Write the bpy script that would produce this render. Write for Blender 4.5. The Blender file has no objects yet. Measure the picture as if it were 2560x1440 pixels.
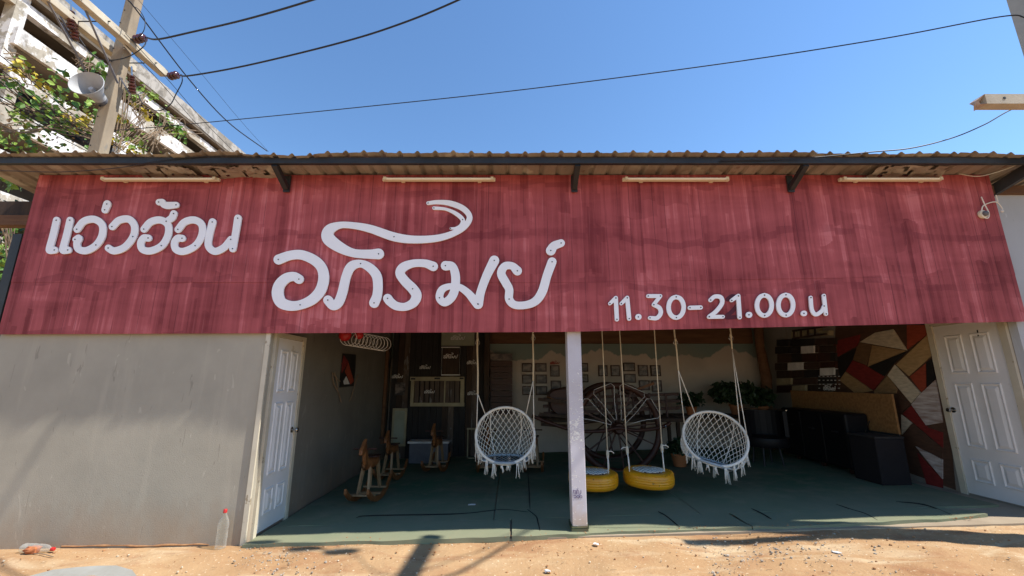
import bpy, math, random
import numpy as np
from mathutils import Vector, Matrix
random.seed(7)
SC = bpy.context.scene
COL = SC.collection
# ---------------------------------------------------------------- camera
F, TH, H0 = 1042.0, math.radians(12.42), 1.55
cam_d = bpy.data.cameras.new('camera'); cam = bpy.data.objects.new('camera', cam_d); COL.objects.link(cam)
cam.location = (0, 0, H0); cam.rotation_euler = (math.radians(90) + TH, 0, 0)
cam_d.sensor_width = 36; cam_d.lens = 36 * F / 2560; cam_d.clip_start = .05; cam_d.clip_end = 2000
SC.camera = cam
# ---------------------------------------------------------------- sky, sun, exposure
SUN = Vector((2.92, -.62, 4.06)).normalized()
w = bpy.data.worlds.new('World'); SC.world = w; w.use_nodes = True
nt = w.node_tree; bg = nt.nodes['Background']
sky = nt.nodes.new('ShaderNodeTexSky'); sky.sky_type = 'NISHITA'; sky.sun_disc = False
sky.sun_elevation = math.asin(SUN.z); sky.sun_rotation = math.atan2(SUN.x, SUN.y)
sky.altitude = 0; sky.air_density = 1.25; sky.dust_density = 0; sky.ozone_density = 6
hs = nt.nodes.new('ShaderNodeHueSaturation'); hs.inputs['Saturation'].default_value = 1.06
nt.links.new(sky.outputs[0], hs.inputs['Color']); nt.links.new(hs.outputs[0], bg.inputs[0]); bg.inputs[1].default_value = .125
sd = bpy.data.lights.new('sun', 'SUN'); sd.energy = 4.5; sd.angle = math.radians(.55); sd.color = (1, .96, .89)
sun = bpy.data.objects.new('sun', sd); COL.objects.link(sun)
sun.rotation_euler = (-SUN).to_track_quat('-Z', 'Y').to_euler(); sun.location = (6, -2, 9)
vs = SC.view_settings; vs.view_transform = 'Standard'; vs.look = 'None'; vs.gamma = 1; vs.exposure = .74
try: vs.use_curve_mapping = False
except Exception: pass
SC.cycles.max_bounces = 10; SC.cycles.diffuse_bounces = 5; SC.cycles.transparent_max_bounces = 12

# ---------------------------------------------------------------- survey helpers (where a sight line meets a known plane)
ST, CT = math.sin(TH), math.cos(TH)
def ray(u, v):
    x, y = (u - 1280) / F, (720 - v) / F
    return Vector((x, CT - y * ST, ST + y * CT))
def U(u, v, X=None, Y=None, Z=None):
    d = ray(u, v)
    s = X / d.x if X is not None else Y / d.y if Y is not None else (Z - H0) / d.z
    return Vector((d.x * s, d.y * s, H0 + d.z * s))
GX = [-300, -6, -2.5, .65, 5.4, 8, 300]; GZ = [-.03, -.03, .012, .10, .23, .28, .28]
def gz(x): return float(np.interp(x, GX, GZ))
rng = np.random.RandomState(3)
LAT = rng.rand(256, 256)
def vn(x, y):
    x = np.asarray(x, float); y = np.asarray(y, float)
    xi = np.floor(x).astype(int); yi = np.floor(y).astype(int); fx = x - xi; fy = y - yi
    fx = fx * fx * (3 - 2 * fx); fy = fy * fy * (3 - 2 * fy)
    g = lambda a, b: LAT[a % 256, b % 256]
    return (g(xi, yi) * (1 - fx) + g(xi + 1, yi) * fx) * (1 - fy) + (g(xi, yi + 1) * (1 - fx) + g(xi + 1, yi + 1) * fx) * fy

# ---------------------------------------------------------------- materials
def lin(r, g, b):
    f = lambda c: (c / 255 / 12.92) if c / 255 <= .04045 else ((c / 255 + .055) / 1.055) ** 2.4
    return (f(r), f(g), f(b), 1)
class NT:
    def __init__(s, name):
        s.m = bpy.data.materials.new(name); s.m.use_nodes = True; s.t = s.m.node_tree
        s.b = s.t.nodes['Principled BSDF']
        s.co = s.n('ShaderNodeTexCoord').outputs['Object']
    def n(s, typ, **kw):
        x = s.t.nodes.new(typ)
        for k, v in kw.items(): setattr(x, k, v)
        return x
    def l(s, a, b): s.t.links.new(a, b)
    def map(s, scale, loc=(0, 0, 0), src=None):
        m = s.n('ShaderNodeMapping'); m.inputs['Scale'].default_value = scale; m.inputs['Location'].default_value = loc
        s.l(src or s.co, m.inputs[0]); return m.outputs[0]
    def noise(s, scale=5, detail=4, rough=.55, vec=None, dist=0):
        x = s.n('ShaderNodeTexNoise'); x.inputs['Scale'].default_value = scale; x.inputs['Detail'].default_value = detail
        x.inputs['Roughness'].default_value = rough; x.inputs['Distortion'].default_value = dist
        s.l(vec if vec is not None else s.co, x.inputs['Vector']); return x.outputs['Fac']
    def ramp(s, fac, a, b, ca=0., cb=1.):
        x = s.n('ShaderNodeMapRange'); x.clamp = True
        x.inputs[1].default_value = a; x.inputs[2].default_value = b; x.inputs[3].default_value = ca; x.inputs[4].default_value = cb
        s.l(fac, x.inputs[0]); return x.outputs[0]
    def math(s, op, a, b=None, c=None):
        x = s.n('ShaderNodeMath', operation=op)
        for i, q in enumerate((a, b, c)):
            if q is None: continue
            if isinstance(q, (int, float)): x.inputs[i].default_value = q
            else: s.l(q, x.inputs[i])
        return x.outputs[0]
    def mix(s, fac, a, b, blend='MIX'):
        x = s.n('ShaderNodeMix', data_type='RGBA', blend_type=blend)
        for sock, q in ((x.inputs[0], fac), (x.inputs[6], a), (x.inputs[7], b)):
            if isinstance(q, (int, float)): sock.default_value = q
            elif isinstance(q, tuple): sock.default_value = q if len(q) == 4 else (*q, 1)
            else: s.l(q, sock)
        return x.outputs[2]
    def bump(s, h, strength=.3, dist=.01):
        x = s.n('ShaderNodeBump'); x.inputs['Strength'].default_value = strength; x.inputs['Distance'].default_value = dist
        s.l(h, x.inputs['Height']); s.l(x.outputs[0], s.b.inputs['Normal'])
    def col(s, c):
        if isinstance(c, tuple): s.b.inputs['Base Color'].default_value = c
        else: s.l(c, s.b.inputs['Base Color'])
    def set(s, rough=.7, metal=0., spec=.4):
        s.b.inputs['Roughness'].default_value = rough; s.b.inputs['Metallic'].default_value = metal
        s.b.inputs['Specular IOR Level'].default_value = spec; return s.m
def pm(name, c1, c2=None, scale=6, rough=.7, bump=.2, bd=.004, stretch=(1, 1, 1), metal=0., spec=.35, lo=.35, hi=.65, spots=None, fine=60):
    t = NT(name); c1 = c1 if len(c1) == 4 else (*c1, 1)
    c2 = c2 or tuple(x * .7 for x in c1[:3]); c2 = c2 if len(c2) == 4 else (*c2, 1)
    v = t.map(stretch); a = t.noise(scale, 5, .6, v); c = t.mix(t.ramp(a, lo, hi), c1, c2)
    if spots: c = t.mix(t.ramp(t.noise(spots[1], 4, .6, v), spots[2], spots[2] + .04), c, spots[0])
    t.col(c)
    if bump: t.bump(t.noise(fine, 3, .6, v), bump, bd)
    return t.set(rough, metal, spec)

# ---------------------------------------------------------------- mesh builder
class MB:
    def __init__(s): s.v = []; s.f = []
    def add(s, vs, fs):
        o = len(s.v); s.v += [tuple(p) for p in vs]; s.f += [tuple(i + o for i in f) for f in fs]; return s
    def box(s, a, b):
        (x0, y0, z0), (x1, y1, z1) = a, b
        return s.add([(x0, y0, z0), (x1, y0, z0), (x1, y1, z0), (x0, y1, z0), (x0, y0, z1), (x1, y0, z1), (x1, y1, z1), (x0, y1, z1)],
                     [(0, 3, 2, 1), (4, 5, 6, 7), (0, 1, 5, 4), (1, 2, 6, 5), (2, 3, 7, 6), (3, 0, 4, 7)])
    def bar(s, p, q, wd, ht, up=(0, 0, 1), taper=1.0):
        p, q = Vector(p), Vector(q); d = (q - p).normalized(); x = d.cross(Vector(up))
        if x.length < 1e-4: x = d.cross(Vector((0, 1, 0)))
        x.normalize(); y = x.cross(d); vs = []
        for c, k in ((p, 1), (q, taper)):
            for i, j in ((-1, -1), (1, -1), (1, 1), (-1, 1)): vs.append(c + x * (i * wd / 2 * k) + y * (j * ht / 2 * k))
        return s.add(vs, [(0, 1, 2, 3), (7, 6, 5, 4), (0, 4, 5, 1), (1, 5, 6, 2), (2, 6, 7, 3), (3, 7, 4, 0)])
    def tube(s, pts, r, n=6, closed=False, caps=True):
        pts = [Vector(p) for p in pts]; N = len(pts); rr = r if isinstance(r, (list, tuple)) else [r] * N
        vs = []; nrm = None
        for i, p in enumerate(pts):
            a = pts[(i - 1) % N] if (closed or i > 0) else p; b = pts[(i + 1) % N] if (closed or i < N - 1) else p
            d = (b - a); d = d.normalized() if d.length > 1e-9 else Vector((0, 0, 1))
            if nrm is None:
                nrm = d.cross(Vector((0, 0, 1)))
                if nrm.length < 1e-3: nrm = d.cross(Vector((1, 0, 0)))
            nrm = (nrm - d * nrm.dot(d)).normalized(); bn = d.cross(nrm)
            for k in range(n):
                a_ = 2 * math.pi * k / n; vs.append(p + (nrm * math.cos(a_) + bn * math.sin(a_)) * rr[i])
        fs = []
        for i in range(N if closed else N - 1):
            j = (i + 1) % N
            for k in range(n):
                k2 = (k + 1) % n; fs.append((i * n + k, i * n + k2, j * n + k2, j * n + k))
        if caps and not closed: fs += [tuple(range(n))[::-1], tuple((N - 1) * n + k for k in range(n))]
        return s.add(vs, fs)
    def lathe(s, prof, org=(0, 0, 0), axis=(0, 0, 1), n=20, cap=True):
        ax = Vector(axis).normalized(); x = ax.orthogonal().normalized(); y = ax.cross(x); o = Vector(org); vs = []
        for r, h in prof:
            for k in range(n):
                a = 2 * math.pi * k / n; vs.append(o + ax * h + (x * math.cos(a) + y * math.sin(a)) * r)
        fs = []
        for i in range(len(prof) - 1):
            for k in range(n):
                k2 = (k + 1) % n; fs.append((i * n + k, i * n + k2, (i + 1) * n + k2, (i + 1) * n + k))
        if cap:
            if prof[0][0] > 1e-4: fs.append(tuple(range(n))[::-1])
            if prof[-1][0] > 1e-4: fs.append(tuple((len(prof) - 1) * n + k for k in range(n)))
        return s.add(vs, fs)
    def prism(s, poly, off):          # poly: list of 3D points (planar), off: extrusion vector
        n = len(poly); p = [Vector(a) for a in poly]; o = Vector(off)
        return s.add(p + [a + o for a in p], [tuple(range(n))[::-1], tuple(range(n, 2 * n))] + [(i, (i + 1) % n, n + (i + 1) % n, n + i) for i in range(n)])
    def ball(s, c, r, n=10, m=6, sc=(1, 1, 1)):
        prof = []; vs = [(c[0], c[1], c[2] - r * sc[2])]; fs = []
        for i in range(1, m):
            t = math.pi * i / m
            for k in range(n):
                a = 2 * math.pi * k / n; vs.append((c[0] + r * sc[0] * math.sin(t) * math.cos(a), c[1] + r * sc[1] * math.sin(t) * math.sin(a), c[2] - r * sc[2] * math.cos(t)))
        vs.append((c[0], c[1], c[2] + r * sc[2])); L = len(vs) - 1
        for k in range(n):
            k2 = (k + 1) % n; fs.append((0, 1 + k2, 1 + k)); fs.append((L, L - n + k, L - n + k2))
            for i in range(m - 2): fs.append((1 + i * n + k, 1 + i * n + k2, 1 + (i + 1) * n + k2, 1 + (i + 1) * n + k))
        return s.add(vs, fs)
    def build(s, name, mat, parent=None, smooth=False, bevel=0, auto=None):
        me = bpy.data.meshes.new(name); me.from_pydata(s.v, [], s.f); me.update()
        if mat: me.materials.append(mat)
        if smooth: me.polygons.foreach_set('use_smooth', [True] * len(me.polygons))
        if smooth and auto:
            try: me.set_sharp_from_angle(angle=math.radians(auto))
            except Exception: pass
        o = bpy.data.objects.new(name, me); COL.objects.link(o)
        if parent: o.parent = parent; 
        if bevel:
            b = o.modifiers.new('bevel', 'BEVEL'); b.width = bevel; b.segments = 2; b.limit_method = 'ANGLE'
        return o
def tag(o, label=None, cat=None, group=None, kind=None):
    for k, v in (('label', label), ('category', cat), ('group', group), ('kind', kind)):
        if v: o[k] = v
    return o
def thing(name, label, cat, group=None):
    o = bpy.data.objects.new(name, None); COL.objects.link(o); o.empty_display_size = .1
    return tag(o, label, cat, group)
def cr(pts, n=8, closed=False):      # Catmull-Rom through points of any dimension
    P = [np.array(p, float) for p in pts]; N = len(P); out = []
    for i in range(N if closed else N - 1):
        p0 = P[(i - 1) % N] if (closed or i > 0) else 2 * P[0] - P[1]
        p1 = P[i]; p2 = P[(i + 1) % N]
        p3 = P[(i + 2) % N] if (closed or i < N - 2) else 2 * P[-1] - P[-2]
        for k in range(n):
            t = k / n; out.append(.5 * (2 * p1 + (p2 - p0) * t + (2 * p0 - 5 * p1 + 4 * p2 - p3) * t * t + (3 * p1 - p0 - 3 * p2 + p3) * t ** 3))
    if not closed: out.append(P[-1])
    return out
# ---------------------------------------------------------------- the materials of the place
def m_sign():
    t = NT('red_painted_board'); sx = t.n('ShaderNodeSeparateXYZ'); t.l(t.co, sx.inputs[0])
    X, Z = sx.outputs[0], sx.outputs[2]
    wob = t.noise(2.2, 3, .5)
    c = None; acc = None
    for i, (wx, hz, amp, sd) in enumerate(((15., .95, .46, 0.), (7.3, .75, .50, 17.), (31., 1.3, .34, 41.), (2.9, 1.15, .30, 73.))):   # brush strokes of four sizes
        cx = t.math('FLOOR', t.math('MULTIPLY_ADD', wob, .5 if i != 2 else .2, t.math('MULTIPLY_ADD', X, wx, sd)))
        w1 = t.n('ShaderNodeTexWhiteNoise', noise_dimensions='1D'); t.l(cx, w1.inputs['W'])
        zo = t.math('MULTIPLY_ADD', Z, hz, t.math('MULTIPLY', w1.outputs[0], 1.0)); zo = t.math('MULTIPLY_ADD', wob, .35, zo)
        w2 = t.n('ShaderNodeTexWhiteNoise', noise_dimensions='2D'); cb = t.n('ShaderNodeCombineXYZ')
        t.l(cx, cb.inputs[0]); t.l(t.math('FLOOR', zo), cb.inputs[1]); t.l(cb.outputs[0], w2.inputs['Vector'])
        k = t.math('MULTIPLY', t.math('SUBTRACT', w2.outputs[0], .5), amp)
        acc = k if acc is None else t.math('ADD', acc, k)
    st = t.noise(1, 5, .65, t.map((34, 1, 1.3))); big = t.noise(1, 4, .55, t.map((.8, 1, 3.0)), .6)
    acc = t.math('ADD', t.math('MULTIPLY', acc, .80), t.math('MULTIPLY', t.math('SUBTRACT', st, .5), .75))
    acc = t.math('ADD', acc, t.math('MULTIPLY', t.math('SUBTRACT', big, .5), 1.25))
    cl = t.math('FLOOR', t.math('MULTIPLY_ADD', wob, .4, t.math('MULTIPLY', X, 4.7))); wl = t.n('ShaderNodeTexWhiteNoise', noise_dimensions='1D'); t.l(cl, wl.inputs['W'])
    lz = t.math('ADD', t.math('MULTIPLY', Z, 1.75), t.math('ADD', t.math('MULTIPLY', wl.outputs[0], .16), t.math('MULTIPLY', t.noise(.7, 3, .5), 1.1)))
    lap = t.math('MULTIPLY', t.math('LESS_THAN', t.math('FRACT', lz), .13), t.ramp(t.noise(1.6, 3), .38, .55))       # laps where one coat overran the next
    # long grooves of the sheet and thin pale drips
    g = t.math('FRACT', t.math('MULTIPLY_ADD', wob, .06, t.math('MULTIPLY', X, 7.6)))
    gr = t.math('MULTIPLY', t.math('LESS_THAN', g, .05), t.ramp(t.noise(1, 2, .5, t.map((3, 1, 1.1))), .45, .6))
    dr = t.ramp(t.noise(1, 2, .4, t.map((70, 1, .8))), .72, .76)
    c = t.mix(t.ramp(acc, -.6, .6), (.165, .020, .024, 1), (.50, .112, .118, 1))
    c = t.mix(t.math('MULTIPLY', t.ramp(acc, .28, .60), .5), c, (.60, .205, .215, 1))
    c = t.mix(t.math('MULTIPLY', lap, .42), c, (.17, .022, .03, 1))
    c = t.mix(t.math('MULTIPLY', dr, .35), c, (.50, .19, .20, 1))
    c = t.mix(t.math('MULTIPLY', gr, .6), c, (.08, .012, .018, 1))
    t.col(c); t.bump(t.math('SUBTRACT', st, t.math('MULTIPLY', gr, .8)), .25, .004)
    return t.set(.72, 0, .3)
def m_ground():
    t = NT('dry_laterite_soil')
    a = t.noise(.55, 6, .6); b = t.noise(3.1, 6, .65); c3 = t.noise(26, 4, .65); s = t.noise(1, 4, .6, t.map((.6, 2.4, 1), (3, 1, 0)), 1.2)
    c = t.mix(t.ramp(a, .36, .66), (.44, .285, .15, 1), (.34, .19, .09, 1))
    c = t.mix(t.ramp(s, .52, .66), c, (.50, .37, .225, 1))
    c = t.mix(t.math('MULTIPLY', t.ramp(t.noise(1, 6, .65, t.map((1.3, 3.4, 1), (7, 2, 0)), .8), .50, .70), .8), c, (.29, .135, .065, 1))
    c = t.mix(t.math('MULTIPLY', t.ramp(c3, .56, .74), .35), c, (.26, .12, .055, 1))
    c = t.mix(t.math('MULTIPLY', t.ramp(t.noise(40, 3, .6), .64, .70), .6), c, (.74, .62, .44, 1))
    t.col(c); t.bump(t.math('ADD', t.math('MULTIPLY', b, .6), t.math('MULTIPLY', c3, .5)), .7, .02)
    return t.set(.95, 0, .15)
def m_render(name, c1, c2, c3):
    t = NT(name)
    a = t.noise(1.1, 6, .6); b = t.noise(1, 5, .6, t.map((6, 6, .7))); f = t.noise(130, 3, .6)
    c = t.mix(t.ramp(a, .35, .68), c1, c2); c = t.mix(t.math('MULTIPLY', t.ramp(b, .56, .76), .55), c, c3)
    c = t.mix(t.math('MULTIPLY', t.ramp(t.noise(1, 2, .4, t.map((9, 9, 3), (4, 0, 2)), 1.5), .70, .72), .25), c, tuple(min(1, x * 1.6) for x in c1[:3]) + (1,))
    c = t.mix(t.math('MULTIPLY', t.ramp(t.noise(1, 2, .4, t.map((30, 30, 4), (9, 0, 5)), 1.0), .72, .74), .35), c, tuple(x * .45 for x in c2[:3]) + (1,))
    sx = t.n('ShaderNodeSeparateXYZ'); t.l(t.co, sx.inputs[0])     # splashed red mud along the foot of the wall
    sp = t.math('SUBTRACT', t.math('MULTIPLY', t.noise(1, 5, .7, t.map((5, 5, 2.5))), .75), sx.outputs[2])
    c = t.mix(t.math('MULTIPLY', t.ramp(sp, -.05, .45), .45), c, (.33, .19, .10, 1))
    t.col(c); t.bump(t.math('ADD', f, t.math('MULTIPLY', t.noise(5, 4), 1.2)), .3, .005)
    return t.set(.9, 0, .2)
def m_roof():
    t = NT('weathered_roof_sheet'); sx = t.n('ShaderNodeSeparateXYZ'); t.l(t.co, sx.inputs[0])
    a = t.noise(1, 5, .6, t.map((3.2, .9, 1))); b = t.noise(7, 5, .65); wz = t.n('ShaderNodeTexWhiteNoise', noise_dimensions='1D')
    t.l(t.math('FLOOR', t.math('MULTIPLY', sx.outputs[0], 1.315)), wz.inputs['W'])
    c = t.mix(t.ramp(a, .35, .65), (.37, .33, .28, 1), (.22, .19, .155, 1)); c = t.mix(t.math('MULTIPLY', wz.outputs[0], .5), c, (.26, .19, .15, 1))
    c = t.mix(t.ramp(b, .60, .72), c, (.17, .10, .065, 1)); c = t.mix(t.math('MULTIPLY', t.ramp(t.noise(2.1, 4), .58, .62), .6), c, (.50, .46, .38, 1))
    t.col(c); t.bump(b, .3, .005); return t.set(.62, .15, .35)
def m_peel(name, base, under, stain, sc=1.):
    t = NT(name); a = t.noise(.9 * sc, 6, .65); b = t.noise(3.2 * sc, 6, .7); s = t.noise(1, 5, .65, t.map((1.2 * sc, 1.2 * sc, .22 * sc)))
    c = t.mix(t.ramp(a, .48, .52), base, under); c = t.mix(t.math('MULTIPLY', t.ramp(b, .5, .62), .45), c, stain)
    c = t.mix(t.math('MULTIPLY', t.ramp(s, .54, .70), .8), c, stain); t.col(c); t.bump(b, .3, .02); return t.set(.9, 0, .2)
def m_mural():
    t = NT('painted_mountain_wall'); sx = t.n('ShaderNodeSeparateXYZ'); t.l(t.co, sx.inputs[0])
    h = t.math('MULTIPLY_ADD', t.noise(1, 5, .55, t.map((.75, 0, 0), (2.2, 0, 0))), -1.5, sx.outputs[2])
    c = t.mix(t.ramp(h, 1.30, 1.33), (.50, .44, .375, 1), (.20, .26, .235, 1)); c = t.mix(t.math('MULTIPLY', t.ramp(t.noise(1.3, 4), .45, .7), .5), c, (.30, .265, .215, 1))
    t.col(c); return t.set(.85, 0, .2)
def m_pic(name, sd):
    t = NT(name); a = t.noise(7, 5, .6, t.map((1, 1, 1.5), (sd, sd, sd)))
    t.col(t.mix(t.ramp(a, .42, .62), (.022, .016, .014, 1), (.19, .15, .125, 1))); return t.set(.35, 0, .5)
def m_pillar():
    t = NT('flaking_lilac_paint'); a = t.noise(1, 5, .7, t.map((11, 11, 19)), 2.0); lo = t.noise(1, 3, .5, t.map((4, 4, 1.4)))
    m = t.math('GREATER_THAN', t.math('ADD', a, t.math('MULTIPLY', lo, .45)), .845)
    c = t.mix(t.ramp(t.noise(3, 4), .3, .7), (.58, .56, .60, 1), (.47, .44, .45, 1)); sx = t.n('ShaderNodeSeparateXYZ'); t.l(t.co, sx.inputs[0])
    d = t.math('ADD', t.math('MULTIPLY', sx.outputs[2], -1.6), t.noise(6, 4)); c = t.mix(t.ramp(d, -.1, .5), c, (.50, .36, .24, 1))
    c = t.mix(m, c, (.80, .78, .72, 1)); t.col(c); t.bump(m, .6, .004); return t.set(.6, 0, .35)
def m_carpet():
    t = NT('green_felt_carpet'); a = t.noise(1.1, 5, .6); b = t.noise(4, 5, .65); f = t.noise(220, 2, .6)
    c = t.mix(t.ramp(a, .35, .65), (.070, .145, .085, 1), (.130, .155, .105, 1)); c = t.mix(t.math('MULTIPLY', t.ramp(b, .48, .68), .6), c, (.21, .195, .135, 1))
    sx = t.n('ShaderNodeSeparateXYZ'); t.l(t.co, sx.inputs[0])
    e = t.math('ADD', t.math('MULTIPLY', sx.outputs[1], -1.0), t.math('MULTIPLY', t.noise(2.0, 5, .6), .8)); dust = t.ramp(e, -5.6, -4.0)   # dust trodden in at the open side
    c = t.mix(t.math('MULTIPLY', dust, .85), c, (.245, .245, .155, 1))
    t.col(c); t.bump(t.math('ADD', f, t.math('MULTIPLY', b, .5)), .5, .004); return t.set(.97, 0, .1)
M = {}
M['sign'] = m_sign(); M['ground'] = m_ground(); M['roof'] = m_roof(); M['mural'] = m_mural(); M['pillar'] = m_pillar(); M['carpet'] = m_carpet()
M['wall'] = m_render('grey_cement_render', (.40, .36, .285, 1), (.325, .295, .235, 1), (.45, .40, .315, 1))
M['wall_b'] = m_render('pale_grey_wall_paint', (.50, .51, .52, 1), (.44, .45, .46, 1), (.38, .36, .33, 1))
M['letter'] = pm('white_acrylic', (.88, .88, .90), (.83, .83, .85), 3, .45, 0)
M['edge'] = pm('old_digit_paint', (.10, .02, .03), (.08, .018, .03), 8, .8, 0)  # dark red paint of the old numeral
M['dark_steel'] = pm('black_painted_steel', (.014, .015, .017), (.026, .027, .030), 4, .5, .1, spec=.4)
M['screw'] = pm('dark_screw', (.025, .025, .028), None, 9, .6, 0)
M['white_door'] = pm('white_door_paint', (.75, .73, .72), (.68, .66, .63), 2, .45, .05, spots=((.60, .56, .50, 1), 5, .66))
M['frame'] = pm('cream_frame_paint', (.58, .52, .40), (.50, .44, .33), 4, .6, .1, spots=((.30, .24, .16, 1), 9, .64))
M['chrome'] = pm('steel_hardware', (.55, .53, .50), None, 8, .22, 0, metal=1.)
M['cream_lamp'] = pm('cream_enamel', (.72, .64, .48), (.64, .56, .42), 5, .45, 0)
M['tube_white'] = pm('frosted_tube', (.80, .76, .66), (.78, .74, .64), 5, .25, 0)
M['concrete'] = pm('aged_concrete', (.31, .245, .17), (.21, .165, .115), 3.5, .9, .4, .006, (1, 1, .4), spots=((.22, .19, .15, 1), 5, .62))
M['arm'] = pm('cream_concrete_arm', (.52, .46, .355), (.40, .345, .26), 4, .85, .3, .004)
M['bwhite'] = m_peel('peeling_white_facade', (.70, .69, .68, 1), (.36, .325, .265, 1), (.115, .10, .08, 1), .8)  # weather stains, deepened to carry the balcony shadow as well
M['bgrey'] = m_peel('stained_grey_parapet', (.36, .34, .31, 1), (.24, .22, .19, 1), (.07, .066, .058, 1), .9)
M['bdark'] = pm('shaded_recess_wall', (.085, .068, .05), (.055, .045, .034), 1.2, .95, .1)  # dark brown holds the shade of the recess
M['soffit'] = pm('shaded_brown_soffit', (.15, .12, .09), (.09, .075, .056), .8, .95, .1)  # shade under roof and slabs put into the brown
M['insul'] = pm('brown_glazed_porcelain', (.075, .018, .012), (.05, .012, .01), 8, .15, 0, spec=.7)
M['wire'] = pm('black_cable', (.016, .017, .022), None, 8, .5, 0)
M['horn'] = pm('grey_horn_paint', (.40, .40, .41), (.33, .33, .33), 5, .45, .05)
M['twig'] = pm('dry_twig', (.27, .19, .12), (.17, .12, .08), 9, .9, .2)
def leafm(name, c1, c2):
    m = pm(name, c1, c2, 3, .5, 0, lo=.3, hi=.7); b = m.node_tree.nodes['Principled BSDF']
    b.inputs['Transmission Weight'].default_value = 0; return m
M['leaf'] = leafm('green_leaf', (.10, .20, .022), (.055, .13, .016)); M['leaf_y'] = leafm('yellow_leaf', (.48, .36, .03), (.34, .28, .03)); M['leaf_l'] = leafm('pale_green_leaf', (.22, .31, .045), (.13, .22, .03))
M['leaf_d'] = leafm('deep_green_leaf', (.022, .045, .014), (.012, .028, .01))
M['rope'] = pm('cotton_rope', (.60, .55, .44), (.52, .47, .37), 30, .9, .2)
M['cord'] = pm('white_cotton_cord', (.84, .80, .72), (.76, .72, .64), 30, .9, .15)
M['cord_b'] = pm('blue_grey_net_cord', (.42, .47, .50), (.34, .39, .43), 20, .9, .1)
M['tyre'] = pm('yellow_painted_tyre', (.80, .36, .008), (.66, .27, .008), 6, .36, .2, spec=.5, spots=((.14, .075, .02, 1), 13, .66))
M['rim_red'] = pm('red_brown_wood', (.058, .020, .011), (.034, .013, .009), 5, .5, .2, stretch=(1, 1, 6))
M['wood'] = pm('orange_brown_wood', (.20, .078, .022), (.13, .048, .014), 4, .55, .15, stretch=(5, 5, 1))
M['wood_l'] = pm('pale_pine', (.25, .165, .085), (.19, .12, .06), 4, .6, .15, stretch=(5, 5, 1))
M['wood_d'] = pm('dark_old_timber', (.060, .036, .022), (.032, .02, .014), 4, .8, .3, stretch=(4, 4, .6))
M['timber'] = pm('brown_timber_beam', (.17, .085, .04), (.11, .05, .025), 3, .8, .3, stretch=(.6, 4, 4))
M['board_k'] = pm('black_stained_board', (.030, .026, .024), (.018, .016, .015), 4, .8, .2, stretch=(6, 1, .7))
M['rust'] = pm('rusty_sheet', (.12, .085, .06), (.065, .045, .035), 5, .75, .2, stretch=(3, 1, .6), spots=((.17, .16, .15, 1), 4, .6))
M['old_cream'] = pm('aged_cream_paint', (.36, .31, .19), (.27, .225, .135), 5, .7, .2)
M['greenish'] = pm('faded_green_paint', (.30, .31, .23), (.23, .24, .17), 3, .75, .1)
M['stencil'] = pm('white_stencil_paint', (.72, .70, .66), None, 6, .7, 0)
M['red_paint'] = pm('red_stencil_paint', (.35, .02, .015), None, 6, .6, 0)
M['purple_ink'] = pm('violet_marker_ink', (.16, .12, .24), None, 6, .6, 0)
M['black_gloss'] = pm('black_vinyl', (.005, .005, .006), (.007, .006, .007), 5, .5, .1, spec=.2)
M['osb'] = pm('chip_board', (.28, .145, .05), (.19, .09, .03), 26, .75, .25)
M['terracotta'] = pm('terracotta', (.36, .13, .045), (.28, .10, .035), 6, .8, .1)
M['grey_plastic'] = pm('grey_plastic', (.15, .15, .17), (.11, .11, .125), 5, .6, .1)
M['seam'] = pm('black_carpet_backing', (.016, .018, .016), (.01, .011, .01), 8, .95, 0)
M['red_cap'] = pm('red_bottle_cap', (.62, .035, .03), None, 8, .35, 0)
M['brick'] = pm('broken_red_brick', (.46, .16, .06), (.34, .11, .045), 14, .95, .5, .006)
M['gravel'] = pm('grey_gravel', (.44, .39, .32), (.28, .22, .16), 20, .9, .2)
M['clod'] = pm('soil_crumb', (.44, .23, .10), (.26, .12, .055), 14, .95, .2)
M['cement'] = pm('spilt_cement', (.31, .305, .275), (.25, .235, .20), 4, .9, .3)
M['paper'] = pm('white_scrap', (.75, .74, .72), None, 5, .7, 0)
M['black'] = pm('black_mark', (.012, .012, .012), None, 5, .6, 0)
M['red_lac'] = pm('red_lacquer', (.50, .02, .018), (.38, .015, .015), 5, .35, 0)
def m_pet():
    t = NT('clear_plastic'); tr = t.n('ShaderNodeBsdfTransparent'); tr.inputs[0].default_value = (.90, .90, .86, 1); lw = t.n('ShaderNodeLayerWeight'); lw.inputs[0].default_value = .25
    t.col((.75, .74, .70, 1)); t.set(.15, 0, .6); mx = t.n('ShaderNodeMixShader'); t.l(t.ramp(lw.outputs[1], 0, 1, .06, .6), mx.inputs[0]); t.l(tr.outputs[0], mx.inputs[1]); t.l(t.b.outputs[0], mx.inputs[2])
    t.l(mx.outputs[0], t.t.nodes['Material Output'].inputs[0]); return t.m
M['pet'] = m_pet()
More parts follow.
